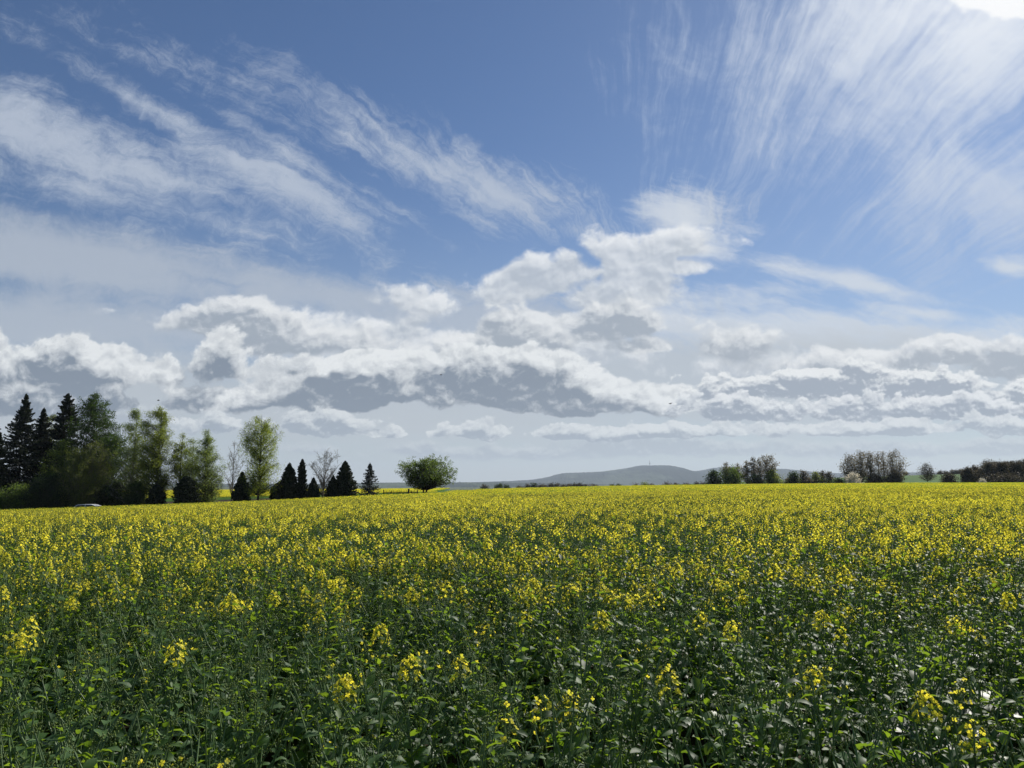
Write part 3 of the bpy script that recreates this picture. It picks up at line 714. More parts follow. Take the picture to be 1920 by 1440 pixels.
def tree(kind_name, label, px, top, Y, hw, prof, leaf, bark='bark', cat='tree', group=None, seed=0, n_limb=60, n_leaf=6000, size=.2, cb=.12, rise=.7,
         sub=6, clump=.35, wind=0.0, hang=0.0, trunk_r=None, conifer=False, twigs=0, bias=None, aspect=.55, stems=1, base=None, dens=1.0, lean=0.0, depth=1.0, leaf2=None):
    """tree whose top is seen at pixel (px, top) at distance Y, half as wide as hw pixels; prof = [(height fraction, radius fraction)]"""
    nr = np.random.default_rng(1000 + seed)
    if not conifer and Y < 200: size *= .72; n_leaf = int(n_leaf * 1.7); clump *= .72; n_limb = int(n_limb * 1.25)
    if conifer: n_leaf = int(n_leaf * 3.6); dens *= 1.9; size *= .85; hw *= 1.12
    q = at(px, top, Y); x, y = q.x, q.y; g = gz(x, y) - .05
    H = q.z - g; W = hw / F_PX * Y
    e = tag(empty(kind_name, (x, y, g)), label, cat, group)
    ph, pr = [p[0] for p in prof], [p[1] for p in prof]
    rad = lambda h: np.interp(h, ph, pr) * W
    tr = trunk_r or (0.012 * H + .03)
    T, Cc = [], []
    trunks = []
    for s_ in range(stems):
        a = nr.uniform(0, 6.28); sp = 0 if stems == 1 else W * .35 * nr.uniform(.4, 1)
        k = 9; t = np.linspace(0, 1, k)
        P = np.stack([np.cos(a) * sp * t ** .8 + lean * t * H + np.cumsum(nr.normal(0, .008 * H / k * 3, k)) * t, np.sin(a) * sp * t ** .8 + np.cumsum(nr.normal(0, .008 * H / k * 3, k)) * t, t * H * (1 if s_ == 0 else nr.uniform(.7, .92))], 1)
        P[:, 0] -= P[-1, 0] * t ** 2 * (1 if stems == 1 else 0)
        r_ = tr * (1 - .93 * t) / (stems ** .5); r_[0] *= 1.35
        trunks.append(P); T.append((P, r_))
    def on(P, h): return np.array([np.interp(h * H, P[:, 2], P[:, i]) for i in range(2)] + [min(h * H, P[-1, 2])])
    if conifer:
        z = cb
        while z < .985:
            R_ = rad(z); nb = int(6 + 3 * nr.random())
            for k in range(nb):
                a = nr.uniform(0, 6.28); L = R_ * nr.uniform(.55, 1.12)
                h0 = z + nr.uniform(-.012, .012); p0 = on(trunks[0], h0)
                tip = p0 + np.array([np.cos(a) * L, np.sin(a) * L * depth, L * nr.uniform(-.30, .05) + hang])
                P = curve(p0, tip, -L * .10, 5); P[-1, 2] += L * .08
                T.append((P, np.linspace(tr * .22 * (1 - z) + .012, .008, 5)))
                m = max(4, int(n_leaf / 420 * (.3 + L / W)))
                f = nr.uniform(.12, 1.04, m) ** .8
                c = np.stack([np.interp(f, np.linspace(0, 1, 5), P[:, i]) for i in range(3)], 1)
                wd = (1.05 - f * .75)[:, None] * L * .26
                side = np.array([-np.sin(a), np.cos(a), 0]); c += side * nr.uniform(-1, 1, (m, 1)) * wd; c[:, 2] -= nr.uniform(0, .22, m) * size * 2
                Cc.append(c)
            z += max(.012, .040 * (1 - z * .55)) / dens
        c = on(trunks[0], .985) + nr.normal(0, .1, (10, 3)) * [.5, .5, 1.6] * size * 2; Cc.append(c)
    else:
        hs_ = np.linspace(cb, .99, 60); hcdf = np.cumsum(rad(hs_) + .06 * W); hcdf = (hcdf - hcdf[0]) / (hcdf[-1] - hcdf[0])
        per = max(1, n_leaf // max(1, n_limb * (sub + 1)))
        for i in range(n_limb):
            P = trunks[i % stems]; h = float(np.interp((i * .618034 + nr.random() * .05) % 1.0, hcdf, hs_))
            a = nr.uniform(0, 6.28); L = rad(h) * nr.uniform(.12, 1.12) ** .5
            tip = on(P, h) * [1, 1, 0] + np.array([np.cos(a) * L, np.sin(a) * L * depth, h * H])
            h0 = max(cb * .75, h - L * rise / H - .02); p0 = on(P, h0)
            tip = tip + np.array([-wind * L * .5, 0, 0])
            B = curve(p0, tip, L * nr.uniform(-.05, .12), 6, nr, .03 * L)
            r0 = max(.02, tr * .42 * (1 - h0)); T.append((B, np.linspace(r0, .012, 6)))
            ends = [tip]
            for j in range(sub):
                f = nr.uniform(.3, .98); s0 = np.array([np.interp(f, np.linspace(0, 1, 6), B[:, k]) for k in range(3)])
                dv = nr.normal(size=3); dv[2] = abs(dv[2]) * .8 + .25 - hang * 1.6; dv[0] -= wind * 1.4; dv /= np.linalg.norm(dv)
                l2 = (L * .35 + clump * .9) * nr.uniform(.5, 1.1); s1 = s0 + dv * l2
                T.append((curve(s0, s1, l2 * .08 - hang * l2 * .1, 4, nr, .02 * l2), np.linspace(max(.012, r0 * .3), .007, 4)))
                ends.append(s1)
                for w_ in range(twigs):
                    f2 = nr.uniform(.2, 1); u0 = s0 + (s1 - s0) * f2; d2 = dv * .6 + nr.normal(size=3) * .7; d2[2] += .25 - hang; d2 /= np.linalg.norm(d2)
                    u1 = u0 + d2 * l2 * nr.uniform(.3, .7); T.append((np.stack([u0, (u0 + u1) / 2 + nr.normal(0, .02, 3), u1]), [.009, .007, .004])); ends.append(u1)
            if n_leaf:
                for E in ends:
                    c = E + nr.normal(0, 1, (per, 3)) * [clump, clump, clump * .8]
                    if hang: c[:, 2] -= np.abs(nr.normal(0, 1, per)) * hang * 1.6
                    c[:, 0] -= wind * np.abs(nr.normal(0, .6, per)) * clump * 2
                    Cc.append(c)
    link('trunk', tubes_mesh('trunk', T, MT[bark] if bark in MT else TM[bark], 4 if n_limb < 90 else 3), e)
    if Cc and n_leaf:
        C = np.concatenate(Cc); C[:, 2] = np.maximum(C[:, 2], .05)
        C = C[nr.permutation(len(C))]
        link('crown', cards_mesh('crown', C, size, TM[leaf], nr, aspect, bias), e)
    return e

CONE = [(0, 1.0), (.1, 1.0), (.5, .62), (.8, .27), (1, .02)]
SPR = [(0, .85), (.12, 1.0), (.35, .86), (.6, .58), (.8, .32), (.93, .12), (1, .02)]
THU = [(0, .8), (.2, 1.0), (.5, .85), (.8, .45), (1, .05)]
OVAL = [(0, .35), (.25, .85), (.5, 1.0), (.75, .85), (.92, .5), (1, .15)]
BUSH = [(0, .85), (.3, 1.0), (.6, .95), (.85, .65), (1, .2)]
POP = [(0, .25), (.25, .7), (.6, 1.0), (.85, .8), (1, .15)]
VASE = [(0, .15), (.3, .5), (.6, .9), (.85, 1.0), (1, .45)]

def build_left_trees():
    gt = 'garden trees along the left edge of the field'
    sp = dict(conifer=True, group=gt, size=.42, aspect=.34, n_leaf=9000)
    tree('spruce_tree', 'tallest black-green spruce near the left edge with broad tiers of branches', 48, 737, 112, 54, SPR, 'spruce', seed=1, cb=.10, **sp)
    tree('spruce_tree', 'dark spruce whose tip shows just right of the tallest spruce', 84, 764, 117, 40, SPR, 'spruce', seed=2, cb=.10, **sp)
    tree('pine_tree', 'dark pine half cut off by the left edge of the picture', -8, 792, 108, 30, [(0, .2), (.25, .6), (.4, 1), (.7, .7), (1, .1)], 'pine', seed=3, cb=.22, **sp)
    tree('spruce_tree', 'slim dark spruce between the tallest spruce and the broad green larch', 127, 737, 117, 33, [(0, .9), (.35, .95), (.6, .72), (.8, .62), (.93, .3), (1, .03)], 'spruce', seed=4, cb=.12, **{**sp, 'n_leaf': 8000})
    tree('larch_tree', 'broad fresh green larch right of the slim dark spruce', 182, 732, 114, 50, [(0, .9), (.3, 1), (.55, 1.0), (.75, .85), (.9, .45), (1, .08)], 'larch', seed=5, n_limb=230, n_leaf=26000, size=.26, cb=.06, sub=7, clump=.30, group=gt, rise=.25)
    tree('birch_tree', 'olive yellow tree top peeping out between the two dark spruces', 99, 776, 123, 26, OVAL, 'olive', seed=6, n_limb=60, n_leaf=5000, size=.26, cb=.2, sub=6, clump=.35, group=gt)
    tree('broadleaf_tree', 'dark green leafy tree below the larch, behind the brown willow', 118, 828, 113, 38, OVAL, 'mid', seed=7, n_limb=90, n_leaf=8000, size=.28, cb=.05, sub=6, clump=.40, group=gt)
    tree('broadleaf_tree', 'mid green leafy tree right of the larch foot, left of the feathery birch', 218, 815, 112, 44, OVAL, 'larch', seed=8, n_limb=130, n_leaf=16000, size=.26, cb=.05, sub=6, clump=.40, group=gt, wind=.3)
    tree('birch_tree', 'feathery narrow birch leafy to the ground, left of the yellow-green birch', 257, 766, 108, 54, [(0, 1.0), (.25, .98), (.45, .74), (.7, .42), (.9, .24), (1, .05)], 'birch2', 'birchbark', seed=9, n_limb=170, n_leaf=17000, size=.24, cb=.03, sub=7, clump=.28, wind=.45, hang=.12, group=gt, bias=(-.6, 0, .35), aspect=.35)
    tree('birch_tree', 'bright green windswept birch with an open foot, third birch from the right', 304, 762, 107, 44, [(0, .1), (.15, .3), (.38, .9), (.55, .95), (.75, .72), (.9, .55), (1, .15)], 'birch', 'bark', seed=10, n_limb=100, n_leaf=8000, size=.24, cb=.2, sub=7, clump=.27, wind=.5, hang=.12, group=gt, bias=(-.6, 0, .35), aspect=.35, twigs=2)
    tree('birch_tree', 'small leaning birch squeezed between two taller birches', 343, 810, 108.5, 30, OVAL, 'birch', 'bark', seed=11, n_limb=42, n_leaf=2800, size=.23, cb=.15, sub=6, clump=.27, wind=.5, hang=.12, group=gt, bias=(-.6, 0, .35), aspect=.35, twigs=2)
    tree('birch_tree', 'thin see-through birch with sparse small leaves, left of the bare tree', 391, 804, 109, 46, [(0, .3), (.2, .9), (.4, 1), (.6, .78), (.8, .38), (1, .08)], 'birch2', 'bark', seed=12, n_limb=95, n_leaf=6500, size=.21, cb=.08, sub=7, clump=.30, wind=.4, hang=.10, group=gt, bias=(-.6, 0, .35), aspect=.35, twigs=3)
    tree('birch_tree', 'low sparse birch just left of the thin see-through one', 364, 820, 111, 28, OVAL, 'birch2', 'bark', seed=13, n_limb=46, n_leaf=3000, size=.21, cb=.12, sub=6, clump=.28, wind=.4, hang=.10, group=gt, bias=(-.6, 0, .35), aspect=.35, twigs=2)
    tree('bare_tree', 'leafless slender tree between the thin birch and the tall clear-stemmed birch', 440, 824, 112, 22, VASE, 'grey', 'twig', seed=14, n_limb=34, n_leaf=0, cb=.2, sub=5, rise=1.6, twigs=4, clump=.3, group=gt, trunk_r=.12)
    tree('birch_tree', 'tall birch with clear dark trunk and rounded yellow-green crown', 491, 777, 106, 43, [(0, .1), (.12, .3), (.28, .95), (.42, 1.0), (.52, .72), (.62, .78), (.8, 1.0), (.92, .75), (1, .25)], 'birch', 'bark', seed=15, n_limb=88, n_leaf=6800, size=.22, cb=.19, sub=7, clump=.22, wind=.05, hang=.28, group=gt, bias=(-.15, 0, -.5), aspect=.35, twigs=2, trunk_r=.2)
    gd = 'small dark conifers under the birches'
    th = dict(conifer=True, group=gd, size=.30, aspect=.4, cb=.02, dens=1.5, n_leaf=9000)
    tree('juniper_bush', 'small black round conifer at the foot of the feathery birch', 295, 909, 104, 15, BUSH, 'thuja', seed=20, **th)
    tree('juniper_bush', 'wide black conifer bush between two open birches', 351, 893, 105, 21, BUSH, 'thuja', seed=21, **th)
    tree('thuja_tree', 'pointed dark conifer in front of the bare slender tree', 455, 885, 106, 17, THU, 'thuja', seed=22, **th)
    tree('thuja_tree', 'dark cone-shaped conifer touching the tall birch on its right', 543, 868, 109, 21, THU, 'thuja', seed=23, **th)
    tree('spruce_tree', 'narrow spiky little spruce between two rounder dark conifers', 567, 861, 110, 13, [(0, .9), (.3, .95), (.6, .6), (.85, .45), (1, .05)], 'spruce', seed=24, **{**th, 'dens': 1.0})
    tree('thuja_tree', 'shortest dark conifer, in front of the spreading bare tree', 588, 896, 110, 13, THU, 'thuja', seed=25, **th)
    tree('thuja_tree', 'small dark conifer half hidden by the big cone beside the bare tree', 625, 892, 113, 14, THU, 'thuja', seed=26, **th)
    tree('thuja_tree', 'big dense dark cone right of the spreading bare tree', 648, 864, 113, 22, THU, 'thuja', seed=27, **th)
    tree('juniper_bush', 'low dark bush to the left of the dark cone beside the tall birch', 522, 905, 109, 13, BUSH, 'thuja', seed=28, **th)
    tree('bare_tree', 'spreading leafless tree rising behind the dark conifers', 607, 842, 114, 32, VASE, 'grey', 'twig', seed=29, n_limb=46, n_leaf=0, cb=.22, sub=6, rise=1.3, twigs=5, clump=.3, group=gt, trunk_r=.16, stems=2)
    tree('blue_spruce', 'loose bluish spruce with gaps, standing free left of the fence', 694, 868, 118, 21, [(0, .9), (.25, 1), (.55, .75), (.8, .38), (1, .05)], 'blue', seed=30, conifer=True, n_leaf=2600, size=.30, aspect=.3, cb=.05, dens=.62, group=gd)
    tree('fruit_tree', 'round-crowned green tree standing free at the right end of the fence', 797, 859, 127, 53, [(0, .05), (.24, .12), (.32, .75), (.45, 1.0), (.65, 1.0), (.85, .78), (1, .35)], 'mid', seed=31, n_limb=90, n_leaf=9000, size=.24, cb=.33, sub=7, clump=.22, rise=.7, stems=4, group=gt, trunk_r=.3, twigs=1)
    gb = 'shrubs in front of the garden trees'
    tree('willow_bush', 'brown-green willow bush in front of the tall dark conifers', 150, 842, 103, 36, BUSH, 'olive', 'twig', seed=32, n_limb=110, n_leaf=11000, size=.18, cb=.05, sub=6, rise=2.2, clump=.25, stems=6, twigs=2, group=gb, cat='bush')
    tree('willow_bush', 'taller twiggy pale bush with bare upright shoots, behind the brown-green willow', 182, 828, 106, 34, VASE, 'olive', 'twig', seed=33, n_limb=80, n_leaf=2500, size=.15, cb=.1, sub=6, rise=2.0, clump=.25, stems=5, twigs=3, group=gb, cat='bush')
    bb = dict(group=gb, cat='bush', cb=.02, sub=5, rise=.6, stems=3, clump=.35)
    tree('laurel_bush', 'dark evergreen bush with pale leaf tips below the tallest spruce', 88, 893, 101, 42, BUSH, 'dark', seed=34, n_limb=110, n_leaf=12000, size=.22, **bb)
    tree('leafy_bush', 'green leafy bush low at the left, beside the pale-tipped evergreen', 38, 910, 100, 28, BUSH, 'mid', seed=35, n_limb=70, n_leaf=6000, size=.22, **bb)
    tree('leafy_bush', 'fresh green bush cut off by the left edge just above the field', 6, 926, 99, 18, BUSH, 'mid', seed=36, n_limb=50, n_leaf=4000, size=.22, **bb)
    tree('leafy_bush', 'dark bush filling the shade behind the white car', 205, 905, 107, 38, BUSH, 'dark', seed=37, n_limb=100, n_leaf=9000, size=.25, **bb)
    tree('leafy_bush', 'green bush at the foot of the feathery birch, right of the dark bush', 258, 905, 106, 26, BUSH, 'larch', seed=38, n_limb=70, n_leaf=6000, size=.22, **bb)
    tree('leafy_bush', 'dark bush in the shade between the evergreen and the brown-green willow', 120, 905, 108, 30, BUSH, 'dark', seed=39, n_limb=80, n_leaf=7000, size=.25, **bb)
    tree('leafy_bush', 'dark bush behind the leafy bush at the left edge', 20, 885, 112, 34, BUSH, 'dark', seed=40, n_limb=80, n_leaf=7000, size=.25, **bb)

def build_far_trees():
    g1 = 'trees and bushes of the thicket beyond the middle of the field'
    k = dict(group=g1, sub=6, size=.42, clump=.5)
    def T(name, lab, px, top, hw, prof, leaf, Y=262, n=60, nl=3500, **kw):
        a = dict(k); a.update(kw); tree(name, lab, px, top, Y, hw, prof, leaf, n_limb=n, n_leaf=nl, seed=int(px) % 997 + 50, **a)
    T('leafy_bush', 'dark leafy bush at the left end of the middle thicket', 1337, 885, 17, BUSH, 'dark', cb=.05, cat='bush')
    T('leafy_tree', 'broad dark green tree under the left brown plume of the thicket', 1370, 878, 24, BUSH, 'mid', 264, cb=.05, nl=5000)
    T('poplar_tree', 'ragged brown-topped tree, left plume of the middle thicket', 1362, 868, 9, POP, 'brown', 266, cb=.2, nl=1500, clump=.4, rise=1.5)
    T('poplar_tree', 'thin brown plume between the left plume and the leaning poplar', 1383, 868, 6, POP, 'brown', 266, cb=.2, nl=900, clump=.35, n=36, rise=1.5)
    T('poplar_tree', 'left-leaning slim poplar in the middle thicket', 1400, 866, 8, POP, 'brown', 262, cb=.15, nl=1500, n=46, clump=.4, rise=1.6, lean=-.0)
    T('poplar_tree', 'slim dark poplar second from the left of the four in the thicket', 1412, 858, 8, POP, 'grey', 264, cb=.15, nl=1700, n=50, clump=.4, rise=1.6)
    T('poplar_tree', 'very thin poplar beside the tallest one in the thicket', 1424, 857, 6, POP, 'brown', 262, cb=.15, nl=900, n=40, clump=.35, rise=1.6)
    T('poplar_tree', 'tallest fan-shaped brown poplar of the middle thicket', 1438, 854, 15, VASE, 'brown', 260, cb=.2, nl=2600, n=64, clump=.42, rise=1.8, stems=3)
    T('leafy_bush', 'olive green round bush right of the tallest thicket poplar', 1449, 883, 17, BUSH, 'olive', 258, cb=.04, cat='bush', nl=4000)
    T('leafy_bush', 'low dark bush at the foot of the four thicket poplars', 1415, 893, 16, BUSH, 'dark', 256, cb=.04, cat='bush', nl=3000)
    T('leafy_bush', 'low dark bush between the thicket and the hedge of thin trees', 1478, 899, 12, BUSH, 'grey', 262, cb=.04, cat='bush', nl=1600)
    g2 = 'thin trees of the hedge between the thicket and the tall poplars'; k['group'] = g2
    T('pine_tree', 'small dark green tree at the left end of the thin hedge', 1487, 887, 10, BUSH, 'dark', 258, cb=.1, nl=2200)
    T('bare_tree', 'grey half-bare tree just right of the small dark hedge tree', 1505, 884, 11, OVAL, 'grey', 262, cb=.15, nl=700, twigs=2, clump=.4)
    T('leafy_tree', 'greenish round tree in the middle of the thin hedge', 1528, 885, 10, BUSH, 'olive', 262, cb=.12, nl=1500)
    T('bare_tree', 'bare grey tree right of the greenish one in the thin hedge', 1541, 883, 7, OVAL, 'grey', 264, cb=.2, nl=500, twigs=2, n=40, clump=.35)
    T('bare_tree', 'last bare grey tree at the right end of the thin hedge', 1554, 885, 9, OVAL, 'grey', 263, cb=.2, nl=600, twigs=2, n=44, clump=.35)
    T('leafy_bush', 'flat dark bush between the thin hedge and the white blossom', 1572, 899, 13, BUSH, 'dark', 256, cb=.03, cat='bush', nl=2000)
    T('leafy_bush', 'grey low bush under the half-bare hedge trees', 1515, 898, 16, BUSH, 'grey', 260, cb=.03, cat='bush', nl=2000)
    g3 = 'tall brown poplars right of the middle'; k['group'] = g3
    pk = dict(rise=2.0, clump=.48, size=.36)
    T('poplar_tree', 'broad left poplar of the tall brown group, behind the white blossom', 1594, 852, 17, POP, 'brown', 262, cb=.12, nl=3800, n=90, stems=4, **pk)
    T('poplar_tree', 'dense second poplar of the tall brown group', 1611, 845, 15, POP, 'brown', 266, cb=.12, nl=3800, n=90, stems=3, **pk)
    T('poplar_tree', 'dense third poplar of the tall brown group, left of the narrow gap', 1630, 845, 12, POP, 'brown', 262, cb=.12, nl=3000, n=80, stems=3, **pk)
    T('poplar_tree', 'slim straight poplar just right of the narrow gap in the tall group', 1645, 846, 6, POP, 'brown', 264, cb=.2, nl=1100, n=46, **pk)
    T('poplar_tree', 'second slim poplar, left of the round right-hand poplar', 1655, 847, 6, POP, 'brown', 262, cb=.2, nl=1000, n=44, **pk)
    T('poplar_tree', 'round right-hand poplar ending the tall brown group', 1675, 845, 21, [(0, .3), (.2, .75), (.5, 1.0), (.8, .8), (1, .2)], 'brown', 260, cb=.12, nl=5200, n=110, stems=4, **pk)
    T('leafy_bush', 'dark undergrowth bush below the gap in the tall poplars', 1640, 892, 18, BUSH, 'wood', 258, cb=.03, cat='bush', nl=3000)
    T('leafy_bush', 'dark undergrowth bush below the round right-hand poplar', 1676, 892, 17, BUSH, 'wood', 257, cb=.03, cat='bush', nl=3000)
    T('blossom_tree', 'small tree white with blossom in front of the tall poplars', 1599, 888, 13, BUSH, 'white', 250, cb=.08, nl=2600, size=.34, clump=.42, n=60)
    g4 = 'trees standing by the green slope on the right'; k['group'] = g4
    T('bare_tree', 'wide bare tree standing alone before the green slope', 1737, 870, 19, [(0, .1), (.3, .6), (.55, 1), (.8, .85), (1, .4)], 'grey', 262, cb=.28, nl=700, twigs=4, n=60, rise=.9, clump=.4, size=.3)
    T('leafy_bush', 'brown round bush on the green slope, left of the wood', 1779, 890, 13, BUSH, 'wood', 262, cb=.03, cat='bush', nl=2600)
    g5 = 'bare brown trees of the wood at the right edge'; k['group'] = g5
    words = ['first tree of the brown wood, standing a little apart at its left end', 'low brown tree second from the left in the wood', 'pale spreading tree rising above the left part of the wood', 'brown tree with a green tinge just right of the pale spreading one', 'dark brown tree left of the middle of the wood', 'even-topped brown tree in the middle of the wood', 'brown tree just right of the middle of the wood', 'dark even-topped tree in the right part of the wood', 'brown tree third from the right picture edge in the wood', 'brown tree second from the right picture edge in the wood', 'highest tree of the brown wood, cut by the right picture edge']
    for i, (px, top, hw, lf) in enumerate([(1813, 880, 11, 'wood'), (1830, 877, 12, 'grey'), (1850, 865, 15, 'grey'), (1855, 873, 13, 'olive'), (1866, 868, 12, 'wood'), (1876, 868, 12, 'wood'), (1886, 868, 12, 'grey'), (1896, 867, 12, 'wood'), (1905, 866, 12, 'wood'), (1915, 866, 12, 'wood'), (1927, 860, 14, 'wood')]):
        T('bare_tree', words[i], px, top, hw, [(0, .8), (.4, .95), (.7, 1), (.9, .7), (1, .3)], lf, 255 + (i * 37) % 14, cb=.08, nl=3600, n=80, twigs=1, size=.4)
    for i, (px, top, w_) in enumerate([(1990, 862, 30), (2060, 866, 34)]):
        T('bare_tree', ('broad brown tree of the wood just outside the right edge', 'farthest right brown tree of the wood')[i], px, top, w_, OVAL, 'wood', 250, cb=.08, nl=5000, n=90, size=.45)
    T('leafy_bush', 'dark low scrub along the foot of the wood', 1880, 893, 40, BUSH, 'wood', 250, cb=.03, cat='bush', nl=6000, n=110)
    T('blossom_tree', 'tiny white blossoming tree at the foot of the brown wood', 1841, 898, 6, BUSH, 'white', 243, cb=.05, nl=900, size=.32, clump=.3, n=36)
    # far row of trees on the plain
    g6 = 'far small trees on the plain behind the field'
    rnd = random.Random(4)
    far = [(909, 911, 8, 'grey'), (932, 912, 5, 'dark'), (938, 909, 5, 'dark'), (950, 912, 5, 'dark'), (975, 914, 6, 'grey'), (990, 911, 5, 'grey'), (1001, 909, 5, 'dark'), (1012, 911, 6, 'grey'), (1022, 912, 6, 'grey'), (1034, 909, 7, 'wood'),
           (1046, 909, 7, 'grey'), (1057, 911, 6, 'wood'), (1068, 910, 7, 'grey'), (1078, 909, 7, 'wood'), (1088, 908, 8, 'wood'), (1099, 911, 6, 'grey'), (1114, 911, 8, 'grey'),
           (1148, 911, 3, 'dark'), (1160, 910, 3, 'dark'), (1191, 910, 6, 'grey'), (1208, 907, 9, 'olive'), (1222, 910, 5, 'grey'), (1252, 907, 9, 'grey'), (1266, 909, 6, 'grey'), (1288, 909, 8, 'grey'), (1305, 908, 8, 'wood'), (1320, 907, 8, 'wood')]
    lab = 'small round far tree in the low row on the plain below the blue hill'
    for i, (px, top, hw, lf) in enumerate(far):
        Yf = 560
        nth = ['first', 'second', 'third', 'fourth', 'fifth', 'sixth', 'seventh', 'eighth', 'ninth', 'tenth', 'eleventh', 'twelfth', 'thirteenth', 'fourteenth', 'fifteenth', 'sixteenth', 'seventeenth', 'eighteenth', 'nineteenth', 'twentieth']
        tone = {'grey': 'greyish', 'dark': 'dark green', 'wood': 'brown', 'olive': 'olive'}[lf]
        lab = tone + ' far tree, ' + (nth[i] + ' from the left in the low row on the plain' if px < 1130 else nth[len(far) - 1 - i] + ' from the right in the scattered row left of the thicket')
        l = {909: 'greyish far tree standing apart left of the far row', 938: 'dark pointed far tree at the left end of the far row', 1208: 'rounded olive far tree right of the middle, alone on the skyline of the field', 1252: 'rounded grey far tree below the hill top with the tower'}.get(px, lab)
        tree('far_tree', l, px, top - 1, Yf, hw, BUSH, lf, group=g6, seed=300 + i, n_limb=34, n_leaf=1300, size=.8, cb=.05, sub=4, clump=.8, trunk_r=.3)
    for i, (px, top, hw) in enumerate([(1697, 886, 4), (1762, 884, 5), (1774, 884, 5), (1786, 883, 4), (1792, 883, 5), (1800, 881, 6), (1806, 881, 6)]):
        tree('far_tree', ('', 'leftmost', 'second', 'third', 'fourth', 'fifth', 'rightmost')[i] + ' small far tree in the row on top of the green slope' if i else 'small bare far tree at the left foot of the green slope', px, top, 640, hw, BUSH, 'grey', group='small trees on top of the green slope', seed=340 + i, n_limb=30, n_leaf=700, size=.8, cb=.1, sub=4, clump=.7, trunk_r=.25)

# ------------------------------------------------------------------ distant hills
def hill_mat(name, c1, c2, c3, sc):
    m, nt, b = mat_base(name)
    tc = nt.nodes.new('ShaderNodeTexCoord'); p = G(nt, tc.outputs['Object'])
    n1 = noise(vm('MULTIPLY', p, (1, .35, 3)), sc, 6, 0.6); n2 = noise(p, sc * 7, 5, 0.7)
    c = mix(step(n1, .50, .60), c1, c2); c = mix(step(n2, .5, .7) * .5, c, c3)
    nt.links.new(c.s, b.inputs['Base Color']); b.inputs['Roughness'].default_value = 1; b.inputs['Specular IOR Level'].default_value = 0
    return m
HILL = [(560, 911), (700, 909), (850, 908.5), (905, 906), (960, 904), (1000, 901.5), (1030, 896), (1045, 891), (1060, 889), (1110, 887.5), (1135, 885.5), (1160, 882), (1175, 880), (1192, 876.5), (1200, 875), (1245, 875), (1258, 878),
        (1268, 884), (1300, 886), (1320, 884), (1335, 881), (1345, 878.5), (1362, 878.5), (1375, 881), (1400, 882), (1450, 881.5), (1470, 884), (1492, 888), (1560, 890), (1640, 889), (1700, 888), (1800, 893), (1950, 900), (2200, 911)]
RIDGE = [(-400, 912), (0, 911), (300, 909), (600, 909), (650, 907.5), (720, 906.5), (800, 906), (900, 905.8), (960, 906.3), (1060, 908), (1200, 911), (1400, 912)]
def hill(name, prof, Y0, near, far, mat, rough, seed):
    U = np.array([uv(p[0], p[1])[0] for p in prof]); Vv = np.array([uv(p[0], p[1])[1] for p in prof])
    nr = np.random.default_rng(seed)
    u = np.arange(U[0], U[-1], .0009); zt = np.interp(u, U, EYE + Vv * Y0)
    zt = np.convolve(np.pad(zt, 4, 'edge'), np.ones(9) / 9, 'valid')
    base = -9.0
    t = np.linspace(0, 1, 60); Ys = near + (far - near) * t
    ridge = (Y0 - near) / (far - near)
    env = np.where(t < ridge, np.sin(np.clip(t / ridge, 0, 1) * math.pi / 2) ** 1.25, np.cos(np.clip((t - ridge) / (1 - ridge), 0, 1) * math.pi / 2) ** 1.2)
    ph = nr.uniform(0, 6.28, 8); X = u[None] * Y0 + 0 * t[:, None]; YY = Ys[:, None] + 0 * u[None]
    n = sum(np.sin(X / (2600 / (k + 1.3)) + ph[k] + YY / (1500 / (k + 1)) * (1 if k % 2 else -1)) / (k + 1.5) for k in range(6))
    Z = base + (zt[None] - base) * env[:, None] * (1 + n * .10 * (1 - env[:, None] ** 2) - 0.0)
    top = np.abs(t - ridge) < .025
    bump = nr.random((len(t), len(u))) * rough                      # tree tops along the wooded crest
    Z = Z + bump * (env[:, None] > .15)
    V = np.stack([X.ravel(), YY.ravel(), Z.ravel()], 1)
    n_, m_ = len(t), len(u); i = np.arange(n_ - 1)[:, None] * m_ + np.arange(m_ - 1)[None]
    F = np.stack([i, i + 1, i + m_ + 1, i + m_], -1).reshape(-1, 4)
    o = link(name, mesh_from(name, V, F, [mat], smooth=True)); tag(o, kind='structure')
